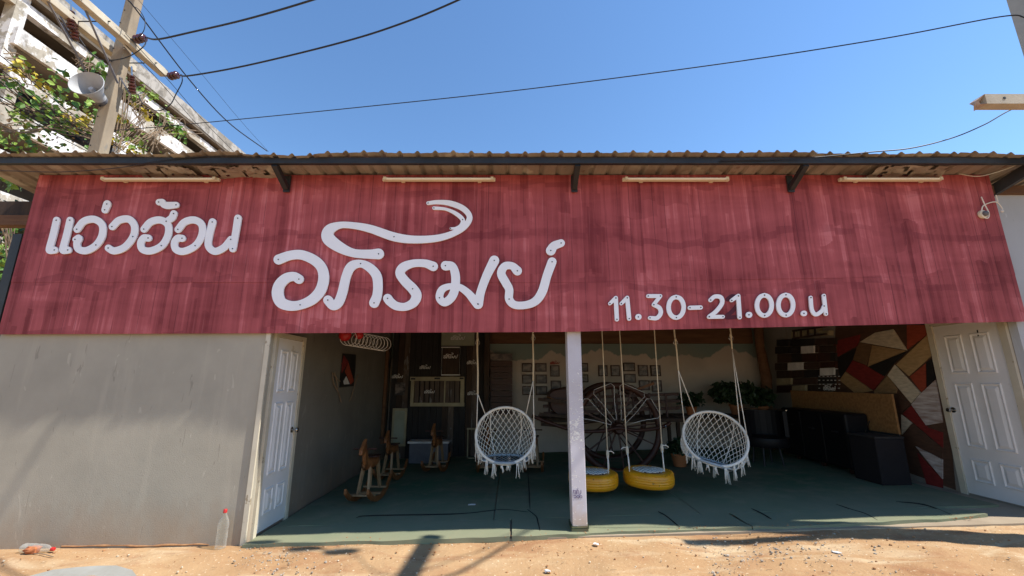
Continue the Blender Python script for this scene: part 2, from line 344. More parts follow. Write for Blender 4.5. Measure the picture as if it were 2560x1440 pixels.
# ================================================================ ground
def axis(fine0, fine1, st, far):
    a = list(np.arange(fine0, fine1 + 1e-6, st)); lo = []; hi = []; d = st * 3; x = fine0
    while x > -far: x -= d; d *= 1.8; lo.append(x)
    d = st * 3; x = fine1
    while x < far: x += d; d *= 1.8; hi.append(x)
    return np.array(lo[::-1] + a + hi)
def inside(x, y): return y > 4.34 and -2.6 < x < 5.4
gx = axis(-6.5, 7.5, .07, 500); gy = axis(1.6, 4.8, .07, 500)
XX, YY = np.meshgrid(gx, gy, indexing='ij')
ZZ = np.interp(XX, GX, GZ)
near = np.clip((4.45 - YY) / .25, 0, 1)
ZZ = ZZ + near * ((vn(XX * 1.1, YY * 1.6) - .5) * .045 + (vn(XX * 3.7 + 9, YY * 4.5) - .5) * .032 + (vn(XX * 9 + 4, YY * 9) - .5) * .020) - .012
ZZ = ZZ - .03 * np.clip((4.30 - YY) / .5, 0, 1)
nX, nY = len(gx), len(gy)
g = MB(); g.v = [tuple(p) for p in np.stack([XX, YY, ZZ], -1).reshape(-1, 3)]
g.f = [(i * nY + j, (i + 1) * nY + j, (i + 1) * nY + j + 1, i * nY + j + 1) for i in range(nX - 1) for j in range(nY - 1)]
tag(g.build('ground', M['ground'], smooth=True), 'dry orange laterite soil with pale sandy patches', kind='structure')
def gh(x, y):
    i = int(np.clip(np.searchsorted(gx, x), 1, nX - 1)); j = int(np.clip(np.searchsorted(gy, y), 1, nY - 1)); return float(ZZ[i, j])
# floor slab under the roof
fm = MB(); xs = np.array([-5.4, -4, -2.56, -2.54] + list(np.linspace(-2.2, 7.6, 20))); ns = len(xs) - 1
for a in xs:
    yf = 4.36 if a > -2.55 else 4.43; fm.v += [(a, yf, gz(a)), (a, 9.1, gz(a)), (a, yf, gz(a) - .12), (a, 9.1, gz(a) - .12)]
fm.f = [f for i in range(ns) for f in ((4 * i, 4 * i + 4, 4 * i + 5, 4 * i + 1), (4 * i + 2, 4 * i + 6, 4 * i + 4, 4 * i))]
tag(fm.build('floor', pm('dusty_cement_floor', (.36, .285, .20), (.29, .225, .155), 2.5, .95, .3, .004)), 'dusty bare cement floor of the open shed', kind='structure')

# ================================================================ building
B = thing('shop_building', 'open fronted shed with grey cement walls and corrugated roof behind the red sign', 'building')
RY0, RZ0, RS = 4.00, 3.885, -.12           # eave line: depth, height, fall towards the back
def rz(y): return RZ0 + RS * (y - RY0)
FW = 4.42                                   # face of the front wall
o = MB().box((-5.42, FW, -.2), (-2.56, FW + .15, 3.70)).build('front_wall', M['wall'], B)
o['label'] = 'plain grey cement rendered front wall'
MB().box((-2.72, FW + .152, -.2), (-2.562, 8.95, 3.05)).build('side_wall', m_render('shaded_cement_render', (.20, .18, .145, 1), (.15, .135, .11, 1), (.235, .21, .17, 1)), B)  # same cement as outside, with the room's shade put into the colour
MB().box((-5.42, FW + .152, -.2), (-5.27, 8.95, 3.05)).build('side_wall', M['wall'], B)
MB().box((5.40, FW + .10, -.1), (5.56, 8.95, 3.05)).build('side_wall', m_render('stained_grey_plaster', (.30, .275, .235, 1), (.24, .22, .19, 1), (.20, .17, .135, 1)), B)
MB().box((5.402, FW + .02, -.1), (8.2, FW + .098, 3.62)).build('front_wall', M['wall_b'], B)
MB().box((5.30, FW - .02, 3.62), (8.2, FW + .10, 3.72)).build('wall_beam', M['timber'], B)
MB().box((-5.42, 8.955, -.2), (5.56, 9.10, 3.2)).build('back_wall', M['mural'], B)
MB().box((-5.42, FW + .02, 3.60), (5.40, FW + .08, 3.78)).build('lintel', M['dark_steel'], B)   # steel the sign hangs from
MB().box((-2.56, FW + .02, 2.30), (5.40, FW + .08, 2.42)).build('lintel', M['dark_steel'], B)
# roof of ribbed sheets, each a sheet of its own
R = MB().box((-5.2, 6.40, rz(6.4) - .09), (8.6, 6.46, rz(6.4) - .012)).build('roof', M['dark_steel'], B); R['label'] = 'rusty brown corrugated sheet roof'
pitch = .19
def sheet(x0, n, y0, y1, dz, warp, ny=10):
    mb = MB(); prof = []
    for k in range(n):
        for fx, fz in ((0, 0), (.36, .003), (.50, 0), (.62, 0), (.75, .027), (.83, .027), (.96, 0)): prof.append((x0 + (k + fx) * pitch, fz))
    prof.append((x0 + n * pitch + .012, .002)); ys = np.linspace(y0, y1, ny + 1); vs = []
    for i, y in enumerate(ys):
        for x, z in prof:
            e = max(0, 1 - (y - y0) / .25)
            vs.append((x, y + (vn(x * 4, 3) - .5) * .02 * e, rz(y) + z + dz + warp * (vn(x * 2.2 + 5, y * 2.5) - .5) * .05 + e * (vn(x * 3, 1) - .5) * .006))
    P = len(prof)
    fs = [(i * P + k, i * P + k + 1, (i + 1) * P + k + 1, (i + 1) * P + k) for i in range(ny) for k in range(P - 1)]
    return mb.add(vs, fs)
i = 0; x = -5.9
while x < 8.2:
    back = 4.78 if x < -5.2 else 9.3
    warp = .9 if i in (3, 4, 5, 14, 15) else .15
    s = sheet(x, 4, RY0 + random.uniform(-.015, .015), back, (i % 2) * .004 + .002, warp, 40 if warp > 1 else 14).build('roof_sheet', M['roof'], R)
    x += 4 * pitch; i += 1
# crumpled torn strips of old sheet hanging under the soffit
for (u0, u1, sd) in ((330, 480, 3), (500, 690, 8), (2190, 2380, 14)):
    p0, p1 = U(u0, 425, Y=4.2), U(u1, 425, Y=4.2); nx, ny = 26, 8; mb = MB(); vs = []
    for a in range(nx + 1):
        for b in range(ny + 1):
            xx = p0.x + (p1.x - p0.x) * a / nx; yy = 4.14 + .24 * b / ny
            vs.append((xx, yy, rz(yy) - .035 - .05 * vn(xx * 9 + sd, yy * 12) * (1 - .3 * b / ny) + .02 * vn(xx * 22, yy * 20)))
    fs = [(a * (ny + 1) + b, (a + 1) * (ny + 1) + b, (a + 1) * (ny + 1) + b + 1, a * (ny + 1) + b + 1) for a in range(nx) for b in range(ny) if vn(a * .7 + sd, b * .8) > .26]
    mb.add(vs, fs).build('torn_sheet', M['roof'], R)['label'] = 'crumpled torn strip of rusty sheet under the eave'
# eave beam (box section) and its braces
EB = 4.05
MB().box((-6.2, EB, 3.802), (8.6, EB + .045, 3.874)).build('eave_beam', M['dark_steel'], B, bevel=.004)
for u0, u1 in ((684, 716), (1446, 1436), (2032, 1978)):
    wv = U(u1, 478, Y=4.345)
    xx = wv.x; br = MB().bar((xx, EB + .02, 3.80), (xx, 4.335, wv.z + .035), .055, .06, (0, 0, 1)).build('brace', M['dark_steel'], B)
    mp = MB().box((xx - .035, 4.336, wv.z - .01), (xx + .035, 4.352, wv.z + .19)).build('brace_plate', M['dark_steel'], B)
MB().bar((5.62, EB + .02, 3.81), (5.47, 4.60, 3.60), .05, .12).build('brace', M['dark_steel'], B)
MB().bar((6.3, EB + .02, 3.80), (6.3, 4.60, 3.70), .05, .10).build('brace', M['dark_steel'], B)
# post at the left end, timber ends, inner beams
MB().box((-5.60, 4.44, -.1), (-5.50, 4.52, 3.15)).build('end_post', M['dark_steel'], B)
MB().box((-6.3, 4.70, 3.44), (-5.43, 4.84, 3.66)).build('rafter_end', M['wood_d'], B)
MB().box((-6.1, 4.55, 3.30), (-5.43, 4.66, 3.42)).build('rafter_end', M['timber'], B)
for y in (5.62, 5.90, 7.4): MB().box((-2.56, y - .05, rz(y) - .16), (5.40, y + .05, rz(y) - .02)).build('ceiling_beam', M['wood_d'], B)
MB().box((-.62, 8.86, 2.30), (5.1, 8.95, 2.62)).build('wall_beam', M['timber'], B)
# middle pillar
pc = U(1437, 1337, Y=4.44); PX0, PX1 = .585, .730
pl = MB().box((PX0, 4.43, .0), (PX1, 4.60, 3.6)).build('pillar', M['pillar'], B, bevel=.006); pl['label'] = 'square lilac pillar with flaking paint'
MB().box((PX0 - .008, 4.422, .06), (PX1 + .008, 4.608, .165)).build('pillar_foot', pm('mossy_base', (.17, .18, .085), (.22, .17, .10), 12, .95, .4), pl)
for zz in (.168, .150): MB().tube([(PX0 - .012, 4.418, zz), (PX1 + .012, 4.418, zz + .004), (PX1 + .012, 4.612, zz), (PX0 - .012, 4.612, zz + .003)], .004, 5, True).build('twine', M['leaf_d'], pl)

# ---------------------------------------------------------------- doors
def door(X, sgn, y0, y1, z0, z1, knob_at, mat):
    """six panel door in a wall X=const, facing sgn*X"""
    D = MB().box((min(X, X + sgn * .012), y0, z0), (max(X, X + sgn * .012), y1, z1)).build('door', mat, B)
    w = y1 - y0; h = z1 - z0; xf = X + sgn * .0121
    for (a0, a1) in ((.15, .44), (.56, .85)):
        for (b0, b1) in ((.70, .935), (.27, .645), (.075, .205)):
            ya, yb, za, zb = y0 + a0 * w, y0 + a1 * w, z0 + b0 * h, z0 + b1 * h; mb = MB(); rings = []
            for ins, dx in ((0, 0), (.006, .010), (.016, .011), (.028, .001), (.034, .001), (.062, .012), (.064, .012)):
                rings.append([(xf + sgn * dx, ya + ins, za + ins), (xf + sgn * dx, yb - ins, za + ins), (xf + sgn * dx, yb - ins, zb - ins), (xf + sgn * dx, ya + ins, zb - ins)])
            vs = [p for r in rings for p in r]; fs = [(4 * r + k, 4 * r + (k + 1) % 4, 4 * r + 4 + (k + 1) % 4, 4 * r + 4 + k) for r in range(len(rings) - 1) for k in range(4)]
            fs.append(tuple(4 * (len(rings) - 1) + k for k in range(4))); mb.add(vs, fs).build('door_panel', mat, D)
    yk = y0 + knob_at * w; zk = z0 + .48 * h
    MB().lathe([(.032, 0), (.032, .006), (.012, .012), (.010, .035), (.024, .045), (.028, .06), (.022, .074), (0, .078)], (xf, yk, zk), (sgn, 0, 0), 18).build('door_knob', M['chrome'], D, smooth=True, auto=40)
    return D
def frame(X, sgn, y0, y1, z0, z1, t=.06, p=.03):
    xa, xb = sorted((X, X + sgn * p))
    MB().box((xa, y0 - t, z0), (xb, y0 - .003, z1 + t)).build('door_frame', M['frame'], B); MB().box((xa, y1 + .003, z0), (xb, y1 + t, z1 + t)).build('door_frame', M['frame'], B)
    MB().box((xa, y0 - .003, z1 + .003), (xb, y1 + .003, z1 + t)).build('door_frame', M['frame'], B)
d1 = door(-2.559, 1, 4.555, 5.10, .05, 2.0, .92, M['white_door']); d1['label'] = 'white six panel door beside the grey front wall'
frame(-2.561, 1, 4.555, 5.10, .01, 2.0, .055)
MB().box((-2.592, 4.400, .0), (-2.545, 4.419, 2.03)).build('door_jamb', M['frame'], B)
d2 = door(5.398, -1, 4.60, 5.32, .25, 2.21, .95, M['white_door']); d2['label'] = 'white six panel door next to the wood mosaic'
frame(5.400, -1, 4.60, 5.32, .21, 2.21, .075)
for a, b in ((825, 842), (850, 866)):
    q, r_ = U(2443, a, X=5.383), U(2446, b, X=5.383); MB().bar(q, r_, .012, .003, (1, 0, 0)).build('pen_mark', M['black'], d2)
# ================================================================ sign board
SIGN = thing('shop_sign', 'long red painted sign board with white lettering under the eave', 'sign')
SY = 4.37
def sb(x): return float(np.interp(x, [-5.4, .5, 5.4], [2.015, 2.04, 2.15]))       # lower edge
def sm(x): return float(np.interp(x, [-5.4, .5, 5.4], [2.575, 2.572, 2.655]))     # joint between the rows
edges = [-5.40, -3.42, -1.00, 1.43, 3.87, 5.44]
for a, b in zip(edges[:-1], edges[1:]):
    for lo, hi, dy in ((sm, lambda x: 3.835, 0.), (sb, sm, .002)):
        e = .0006; j = random.uniform(-.001, .001); n = 6; mb = MB(); vs = []
        for k in range(n + 1):
            x = a + e + (b - a - 2 * e) * k / n; wv = .003 * math.sin(x * 2.1 + dy * 300)
            for y in (SY + dy + j + wv, SY + .010 + dy + j + wv): vs += [(x, y, lo(x) + e), (x, y, hi(x) - e)]
        fs = []
        for k in range(n):
            q = 4 * k; fs += [(q, q + 4, q + 5, q + 1), (q + 3, q + 7, q + 6, q + 2), (q, q + 2, q + 6, q + 4), (q + 1, q + 5, q + 7, q + 3)]
        fs += [(0, 1, 3, 2), (4 * n, 4 * n + 2, 4 * n + 3, 4 * n + 1)]
        mb.add(vs, fs).build('sign_panel', M['sign'], SIGN)
MB().box((-5.40, SY + .030, sb(-5) + .04), (-2.6, SY + .048, sb(-5) + .08)).build('batten', M['wood_d'], SIGN)
for a, b in ((-2.5, .5), (.8, 5.3)): MB().bar((a, SY + .05, sb(a) + .10), (b, SY + .05, sb(b) + .10), .03, .05).build('batten', M['wood_d'], SIGN)

# ---------------------------------------------------------------- lettering: centre lines with widths, surveyed on the board
def strokes2d(pts, n=7):
    """(x, y, w) centre line -> quads of a ribbon with round ends, 2D"""
    C = cr(pts, n) if len(pts) > 2 else [np.array(pts[0], float) + (np.array(pts[1], float) - np.array(pts[0], float)) * k / 4 for k in range(5)]
    C = np.array(C); xy = C[:, :2]; wd = C[:, 2] / 2
    d = np.gradient(xy, axis=0); d /= np.linalg.norm(d, axis=1)[:, None] + 1e-9; nr = np.stack([-d[:, 1], d[:, 0]], 1)
    L = xy + nr * wd[:, None]; Rr = xy - nr * wd[:, None]
    def cap(c, n0, d0, r, sgn): return [c + r * (n0 * math.cos(a) * 1 + sgn * d0 * math.sin(a)) for a in np.linspace(0, math.pi, 8)[1:-1]]
    end = cap(xy[-1], nr[-1], d[-1], wd[-1], 1); st = cap(xy[0], nr[0], d[0], wd[0], -1)
    return L, Rr, end, st
def ribbon(mb, pts, mapf, y0, th, n=7):
    L, Rr, end, st = strokes2d(pts, n); N = len(L)
    ring = [*L, *end, *Rr[::-1], *st[::-1]]; K = len(ring)
    P = [mapf(*p) for p in ring]; E_ = len(end); ix = list(range(N)) + [N - 1] * E_ + list(range(N - 1, -1, -1)) + [0] * len(st)
    f_ = [Vector((p[0], y0 - th - .0012 * k / N, p[1])) for p, k in zip(P, ix)]; b_ = [Vector((p[0], y0, p[1])) for p in P]
    fs = []; E = len(end); ri = lambda i: N + E + (N - 1 - i)
    for i in range(N - 1): fs.append((i, ri(i), ri(i + 1), i + 1))
    fs.append(tuple([N - 1] + [ri(N - 1)] + list(range(N + E - 1, N - 1, -1))))
    fs.append(tuple([ri(0), 0] + list(range(K - 1, K - 1 - len(st), -1))))
    for i in range(K): fs.append((i, (i + 1) % K, K + (i + 1) % K, K + i))
    mb.add(f_ + b_, fs)
def zoomed(x0, y0, k, Y):
    def f(x, y): p = U(x0 + x * k, y0 + y * k, Y=Y); return p.x, p.z
    return f
LY = 4.362
Z1, Z2, Z3 = zoomed(0, 360, .34722, LY), zoomed(640, 460, .32031, LY), zoomed(1440, 560, .4375, LY)
def flat(sx, pts, w): return [(p[0], p[1], p[2] if len(p) > 2 else w) for p in pts]
def scale_w(pts, mapf):    # widths from photo units to metres happen in mapf-space: build ribbons in photo units, so leave as is
    return pts
WORD1 = [[[(415, 552), (390, 660), (364, 758), (375, 768), (402, 766)]], [[(512, 552), (487, 660), (461, 758), (472, 768), (498, 766)]],
    [[(562, 617), (610, 560), (685, 545), (742, 585), (742, 660), (700, 730), (630, 770), (572, 758), (562, 715), (576, 680), (550, 690, 40)]], [[(778, 436, 56), (763, 478, 50)]],
    [[(815, 598), (865, 552), (935, 545), (975, 595), (965, 670), (905, 745), (830, 772), (788, 752)]],
    [[(1043, 616), (1090, 565), (1160, 550), (1215, 585), (1215, 660), (1170, 735), (1090, 772), (1032, 760), (1020, 715), (1042, 680), (1075, 680)], [(1205, 560, 44), (1243, 535), (1258, 505)]],
    [[(1150, 422, 46), (1178, 420, 40), (1180, 440, 40), (1215, 446), (1275, 442, 44)]],
    [[(1288, 618), (1335, 565), (1405, 550), (1458, 585), (1458, 660), (1412, 735), (1330, 775), (1274, 762), (1262, 715), (1285, 682), (1318, 682)]],
    [[(1535, 565, 55), (1512, 660), (1506, 735), (1550, 775), (1615, 750), (1668, 690)], [(1718, 538, 54), (1702, 640), (1681, 757)]]]
WORD2 = [[[(180, 592, 78), (270, 560, 72), (360, 556, 74), (455, 595, 78), (515, 655, 80), (532, 740, 84), (505, 835, 84), (440, 905, 80), (350, 945, 72), (270, 952, 78), (200, 925, 88), (174, 860, 92), (188, 790, 86), (240, 738, 78), (300, 724, 70), (340, 745, 74)]],
    [[(565, 908, 74), (605, 950, 72), (645, 928, 75), (677, 850, 75), (708, 720, 72), (748, 645, 74), (820, 624, 60), (890, 655, 70), (942, 715, 76), (954, 790, 74), (948, 870, 74), (925, 930, 78)]],
    [[(1385, 645, 74), (1320, 622, 62), (1230, 622, 60), (1152, 652, 72), (1126, 700, 72), (1165, 760, 75), (1225, 820, 80), (1254, 872, 80), (1230, 928, 72), (1165, 960, 62), (1095, 952, 66), (1050, 920, 70), (1030, 895, 72)]],
    [[(1480, 640, 74), (1532, 645, 64), (1556, 705, 68), (1558, 780, 68), (1545, 850, 68), (1515, 900, 66), (1470, 925, 62), (1434, 890, 60), (1450, 830, 58), (1505, 802, 48), (1585, 806, 52), (1650, 848, 58), (1700, 903, 68), (1732, 938, 78)], [(1735, 940, 74), (1756, 840, 66), (1800, 720, 68), (1860, 600, 78)]],
    [[(2040, 680, 72), (1998, 642, 58), (1942, 645, 62), (1914, 700, 66), (1948, 770, 66), (1976, 825, 64), (1976, 900, 64), (2020, 945, 60), (2110, 945, 60), (2185, 912, 66), (2235, 838, 70), (2270, 720, 68), (2310, 610, 70)]],
    [[(2300, 522, 76), (2325, 486, 66), (2380, 464, 60)]],
    [[(960, 548, 84), (880, 550, 70), (760, 540, 66), (650, 492, 86), (568, 425, 100), (578, 360, 84), (660, 324, 52), (770, 328, 52), (900, 354, 62), (1080, 415, 68), (1230, 436, 60), (1400, 428, 54), (1530, 393, 48), (1630, 333, 46), (1668, 260, 44), (1618, 195, 44), (1520, 155, 42), (1420, 145, 32), (1345, 153, 28)]],
    [[(1390, 191, 26), (1480, 199, 22), (1560, 233, 30), (1614, 282, 34), (1602, 324, 28), (1562, 347, 20), (1520, 350, 16)]]]
def oval(cx, cy, rx, ry, w): return [(cx + rx * math.sin(a), cy - ry * math.cos(a), w) for a in np.linspace(0, 2 * math.pi - .02, 13)]
HOURS = [('digit', [[(192, 456, 20), (226, 424, 24)], [(226, 425, 24), (232, 546, 24)]]), ('digit', [[(257, 456, 20), (291, 423, 24)], [(291, 424, 24), (302, 542, 24)]]), ('full_stop', [[(354, 532, 34), (356, 532, 34)]]),
    ('digit', [[(410, 413, 22), (480, 413, 22)], [(480, 413, 22), (442, 462, 22)], [(442, 463, 22), (474, 480, 24), (482, 510, 24), (460, 538, 24), (420, 538, 22)]]), ('digit', [oval(570, 477, 43, 59, 25)]), ('hyphen', [[(648, 480, 24), (710, 478, 24)]]),
    ('digit', [[(766, 436, 24), (790, 416, 23), (824, 420, 24), (832, 452, 24), (800, 498, 24), (758, 530, 22)], [(757, 532, 22), (836, 531, 22)]]), ('digit', [[(886, 438, 20), (924, 412, 24)], [(924, 413, 24), (932, 534, 24)]]), ('full_stop', [[(984, 520, 34), (987, 520, 34)]]),
    ('digit', [oval(1073, 466, 42, 58, 25)]), ('digit', [oval(1195, 464, 42, 58, 25)]), ('full_stop', [[(1297, 512, 32), (1300, 512, 32)]]),
    ('letter', [[(1337, 422, 22), (1344, 490, 22), (1366, 518, 22), (1400, 498, 22), (1412, 470, 18)], [(1412, 411, 22), (1424, 515, 22)]])]
SCREW = MB().lathe([(.007, 0), (.007, .003), (.003, .0045)], (0, 0, 0), (0, -1, 0), 8).build('screw', M['screw'])
def put(name, strokes, mapf, w, ends=True):
    mb = MB(); scr = []; e = 0
    for st in strokes:
        pts = [(p[0], p[1], p[2] if len(p) > 2 else w) for p in st]
        ribbon(mb, pts, mapf, LY, .013 + .0008 * e, 8 if len(pts) > 2 else 4)
        spots = [pts[0], pts[-1]] + ([pts[len(pts) // 2]] if len(pts) > 6 else [])
        if len(pts) == 2 and abs(pts[0][0] - pts[1][0]) < 5: spots = spots[:1]
        for s in spots:
            p = mapf(s[0], s[1]); scr.append((p[0], LY - .0147 - .0008 * e, p[1]))
        e += 1
    o = mb.build(name, M['letter'], SIGN)
    for p in scr:
        q = SCREW.copy() if SCREW.parent else SCREW
        if SCREW.parent: COL.objects.link(q)
        q.parent = o; q.location = p
    return o
for L in WORD1: put('letter', L, Z1, 51)
for L in WORD2: put('letter', L, Z2, 70)
for nm, L in HOURS: put(nm, L, Z3, 24)
gm = MB()      # darker paint left where other digits used to be
ribbon(gm, [(868, 430, 26), (895, 412, 24), (925, 425, 24), (928, 455, 24), (895, 498, 24), (860, 532, 24), (930, 530, 22)], Z3, LY + .0065, .0005); gm.build('old_digit_mark', M['edge'], SIGN)
# normalised strokes of the shop's word mark, for the small marks indoors
def wordmark(mb, org, ex, ez, nrm, width, lift=.004, thick=1.25):
    org, ex, ez, nrm = Vector(org), Vector(ex).normalized(), Vector(ez).normalized(), Vector(nrm).normalized(); k = width / 2280.; e = 0
    for L in WORD2:
        for st in L:
            A = MB(); ribbon(A, [(p[0], p[1], p[2] * thick) for p in st], lambda x, y: ((x - 1270) * k, -(y - 560) * k), 0, .001, 3)
            n = len(A.v); mb.add([org + ex * v[0] + ez * v[2] + nrm * (lift + e - v[1]) for v in A.v], A.f); e += .0004
# fluorescent fittings along the top of the board
for q, (u0, u1, lab) in enumerate(((254, 546, 'above the small word at the sign end'), (956, 1238, 'above the long swash of the big word'), (1557, 1824, 'between the pair of steel braces'), (2100, 2356, 'next to the wall corner lamp'))):
    a, b = U(u0, 451, Y=4.30), U(u1, 456, Y=4.30); z = 3.728
    T = thing('fluorescent_lamp', 'unlit cream fluorescent tube fitting ' + lab, 'lamp')
    MB().box((a.x, 4.295, z), (b.x, 4.330, z + .035)).build('batten', M['cream_lamp'], T, bevel=.004)
    MB().tube([(a.x + .05, 4.278, z + .012), (b.x - .05, 4.278, z + .012)], .013, 10).build('tube', M['tube_white'], T, smooth=True, auto=40)
    for xx in (a.x + .02, b.x - .05): MB().box((xx, 4.262, z - .004), (xx + .03, 4.294, z + .030)).build('lamp_holder', M['cream_lamp'], T)
    for xx in (a.x + .2, b.x - .2): MB().box((xx, 4.331, z + .005), (xx + .04, 4.366, z + .03)).build('mounting_clip', M['cream_lamp'], T)
# little lamp with loose flex at the corner of the board
c = U(2462, 534, Y=4.33); T = thing('wall_lamp', 'small round white wall lamp with loose looping flex', 'lamp')
MB().lathe([(.045, 0), (.05, .012), (.044, .03), (.02, .036), (0, .036)], (c.x, 4.366, c.z), (0, -1, 0), 20).build('lamp_base', M['cream_lamp'], T, smooth=True, auto=35)
MB().lathe([(.028, .036), (.030, .05), (.018, .062), (0, .066)], (c.x, 4.366, c.z), (0, -1, 0), 14).build('lamp_socket', M['grey_plastic'], T, smooth=True)
px = lambda pts, Y=4.335: [tuple(U(a, b, Y=Y)) for a, b in pts]
MB().tube([tuple(v) for v in cr(px([(2453, 492), (2462, 512), (2472, 532), (2470, 545), (2458, 541), (2455, 520), (2466, 510), (2490, 505), (2505, 520), (2506, 527)]), 6)], .006, 6).build('flex', M['cord'], T, smooth=True)
MB().tube(px([(2490, 488), (2495, 505)]), .006, 6).build('flex', M['cord'], T)
MB().ball(U(2506, 528, Y=4.335), .014).build('plug', M['cord'], T)
MB().tube([tuple(v) for v in cr([(5.0, 4.28, 3.80), (5.15, 4.22, 3.74), (5.35, 4.15, 3.78), (5.5, 4.1, 3.84)], 6)], .004, 5).build('flex', M['rope'], T)
# pen marks on the pillar
ink = MB(); kx = lambda x, y: (lambda p: (p.x, p.z))(U(1160 + x * .3195, 820 + y * .3195, Y=4.428))
for st in ([(855, 1268), (862, 1300)], [(855, 1275), (872, 1270), (874, 1300)], [(880, 1300), (884, 1270), (892, 1272)], [(896, 1272), (895, 1300), (915, 1296), (914, 1270)], [(885, 1262), (893, 1258)],
           [(858, 1312), (876, 1312), (874, 1328), (862, 1328)], [(884, 1328), (884, 1312), (900, 1312), (898, 1330), (890, 1328)], [(908, 1330), (906, 1312), (922, 1312), (922, 1330)]):
    ribbon(ink, [(a, b, 4) for a, b in st], kx, 4.4285, .0012, 3)
ink.build('pen_writing', M['purple_ink'], pl)
# ================================================================ tall block behind, seen along its side
TB = thing('apartment_block', 'weathered white concrete block with stacked balconies behind the shed', 'building')
BX, Y0, Y1 = -18.0, 12.8, 26.4
for q, T in enumerate((14.15, 11.10, 8.05, 5.0)):
    p = MB().box((BX - .16, Y0, T - .70), (BX, Y1, T)).build('balcony_parapet', M['bwhite'], TB)
    MB().box((-30, Y0, T - .78), (BX - .162, Y0 + .16, T)).build('balcony_parapet', M['bwhite'], TB)
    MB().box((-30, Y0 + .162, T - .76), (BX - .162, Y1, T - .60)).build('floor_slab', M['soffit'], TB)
    MB().box((BX - .50, Y0 + .3, T - 1.95), (BX - .22, Y1, T - 1.52)).build('edge_beam', M['bwhite'], TB)
    for y in (13.1, 17.5, 22.0): MB().box((BX - .55, y, T - 3.8), (BX - .20, y + .35, T - 1.96)).build('column', M['bwhite'], TB)
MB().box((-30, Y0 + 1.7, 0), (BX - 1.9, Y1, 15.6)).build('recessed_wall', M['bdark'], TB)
MB().box((-30, Y0 - 4.0, 15.72), (BX + .02, Y1 + .2, 16.46)).build('roof_parapet', M['bgrey'], TB)
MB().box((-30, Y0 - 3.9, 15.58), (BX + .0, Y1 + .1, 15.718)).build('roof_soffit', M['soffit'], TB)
MB().box((BX - .50, Y0 - 3.9, 15.0), (BX - .22, Y1, 15.40)).build('edge_beam', M['bwhite'], TB)
MB().box((BX - .62, Y0 - .1, 12.6), (BX - .20, Y0 + .28, 15.578)).build('column', M['bwhite'], TB)
MB().box((-30, Y1 + .3, 0), (BX + .25, Y1 + 2.6, 16.9)).build('stair_tower', M['bwhite'], TB)
for y in (14.2, 16.2, 18.4, 20.6, 23.0):
    for z in (12.2, 9.2):
        wv = MB().box((BX - 1.905, y, z), (BX - 1.86, y + 1.1, z + 1.5)).build('window', M['wood_d'], TB)
        MB().box((BX - 1.86, y + .06, z + .06), (BX - 1.85, y + 1.04, z + 1.44)).build('pane', M['black_gloss'], wv)

# ================================================================ concrete poles
def insulator(mb, org, ax, s=1.):
    prof = []; h = 0
    for k in range(3):
        prof += [(.016 * s, h), (.05 * s, h + .012 * s), (.058 * s, h + .03 * s), (.05 * s, h + .045 * s), (.018 * s, h + .052 * s)]; h += .058 * s
    mb.lathe(prof, org, ax, 14)
PL = thing('utility_pole', 'aged concrete utility pole with paired crossarms and a horn', 'pole')
PXc, PYc = -6.42, 5.85
MB().bar((PXc, PYc, -.2), (PXc + .03, PYc, 10), .215, .18, (0, 1, 0), .72).build('pole_shaft', M['concrete'], PL, bevel=.012)
for k in range(14):
    MB().lathe([(.011, 0), (.011, .004)], (PXc - .04 + .02 * (k % 2), PYc - .105 + .0021 * k, 4.3 + .25 * k), (0, -1, 0), 8).build('bolt_hole', M['black'], PL)
AZ = 6.86
ARM1 = MB().box((-6.24, 3.9, AZ - .06), (-6.12, 6.42, AZ + .06)).build('crossarm', M['arm'], PL, bevel=.008)
ARM2 = MB().box((-6.68, 3.7, AZ - .06), (-6.57, 6.30, AZ + .05)).build('crossarm', M['arm'], PL, bevel=.008)
for y in (4.9, 5.3, 6.15): MB().tube([(-6.72, y, AZ - .005), (-6.09, y, AZ - .005)], .009, 6).build('tie_bolt', M['screw'], PL)
MB().bar((-6.60, 5.70, AZ - .75), (-6.60, 4.9, AZ - .05), .03, .008).build('arm_strut', M['grey_plastic'], PL)
MB().bar((-6.21, 5.72, AZ - .75), (-6.21, 5.05, AZ - .05), .03, .008).build('arm_strut', M['grey_plastic'], PL)
INS = []
for (uu, vv) in ((330, 98), (415, 190)):
    p = U(uu + 8, vv + 2, X=-6.10); mb = MB(); insulator(mb, p, (1, -.25, .02), 1.15); mb.build('strain_insulator', M['insul'], PL, smooth=True, auto=50); INS.append(p + Vector((.21, -.05, .004)))
for (uu, vv, L) in ((178, 28, .3), (187, 55, .3), (330, 190, .34)):         # hanging fuse cutouts
    p = U(uu, vv, X=-6.62 if uu < 300 else -6.15); mb = MB(); insulator(mb, p + Vector((0, 0, 0)), (.12, .1, -1), .75); insulator(mb, p + Vector((.017, .014, -.14)), (.12, .1, -1), .95)
    q = mb.build('fuse_insulator', M['insul'], PL, smooth=True, auto=50); q['label'] = 'dark brown fuse insulator hanging from the crossarm'
    MB().bar(p + Vector((-.02, -.02, .16)), p, .02, .02).build('fuse_hanger', M['chrome'], PL)
    MB().bar(p + Vector((.04, 0, -.34)), p + Vector((-.16, -.03, -.05)), .016, .016).build('fuse_hanger', M['grey_plastic'], PL)
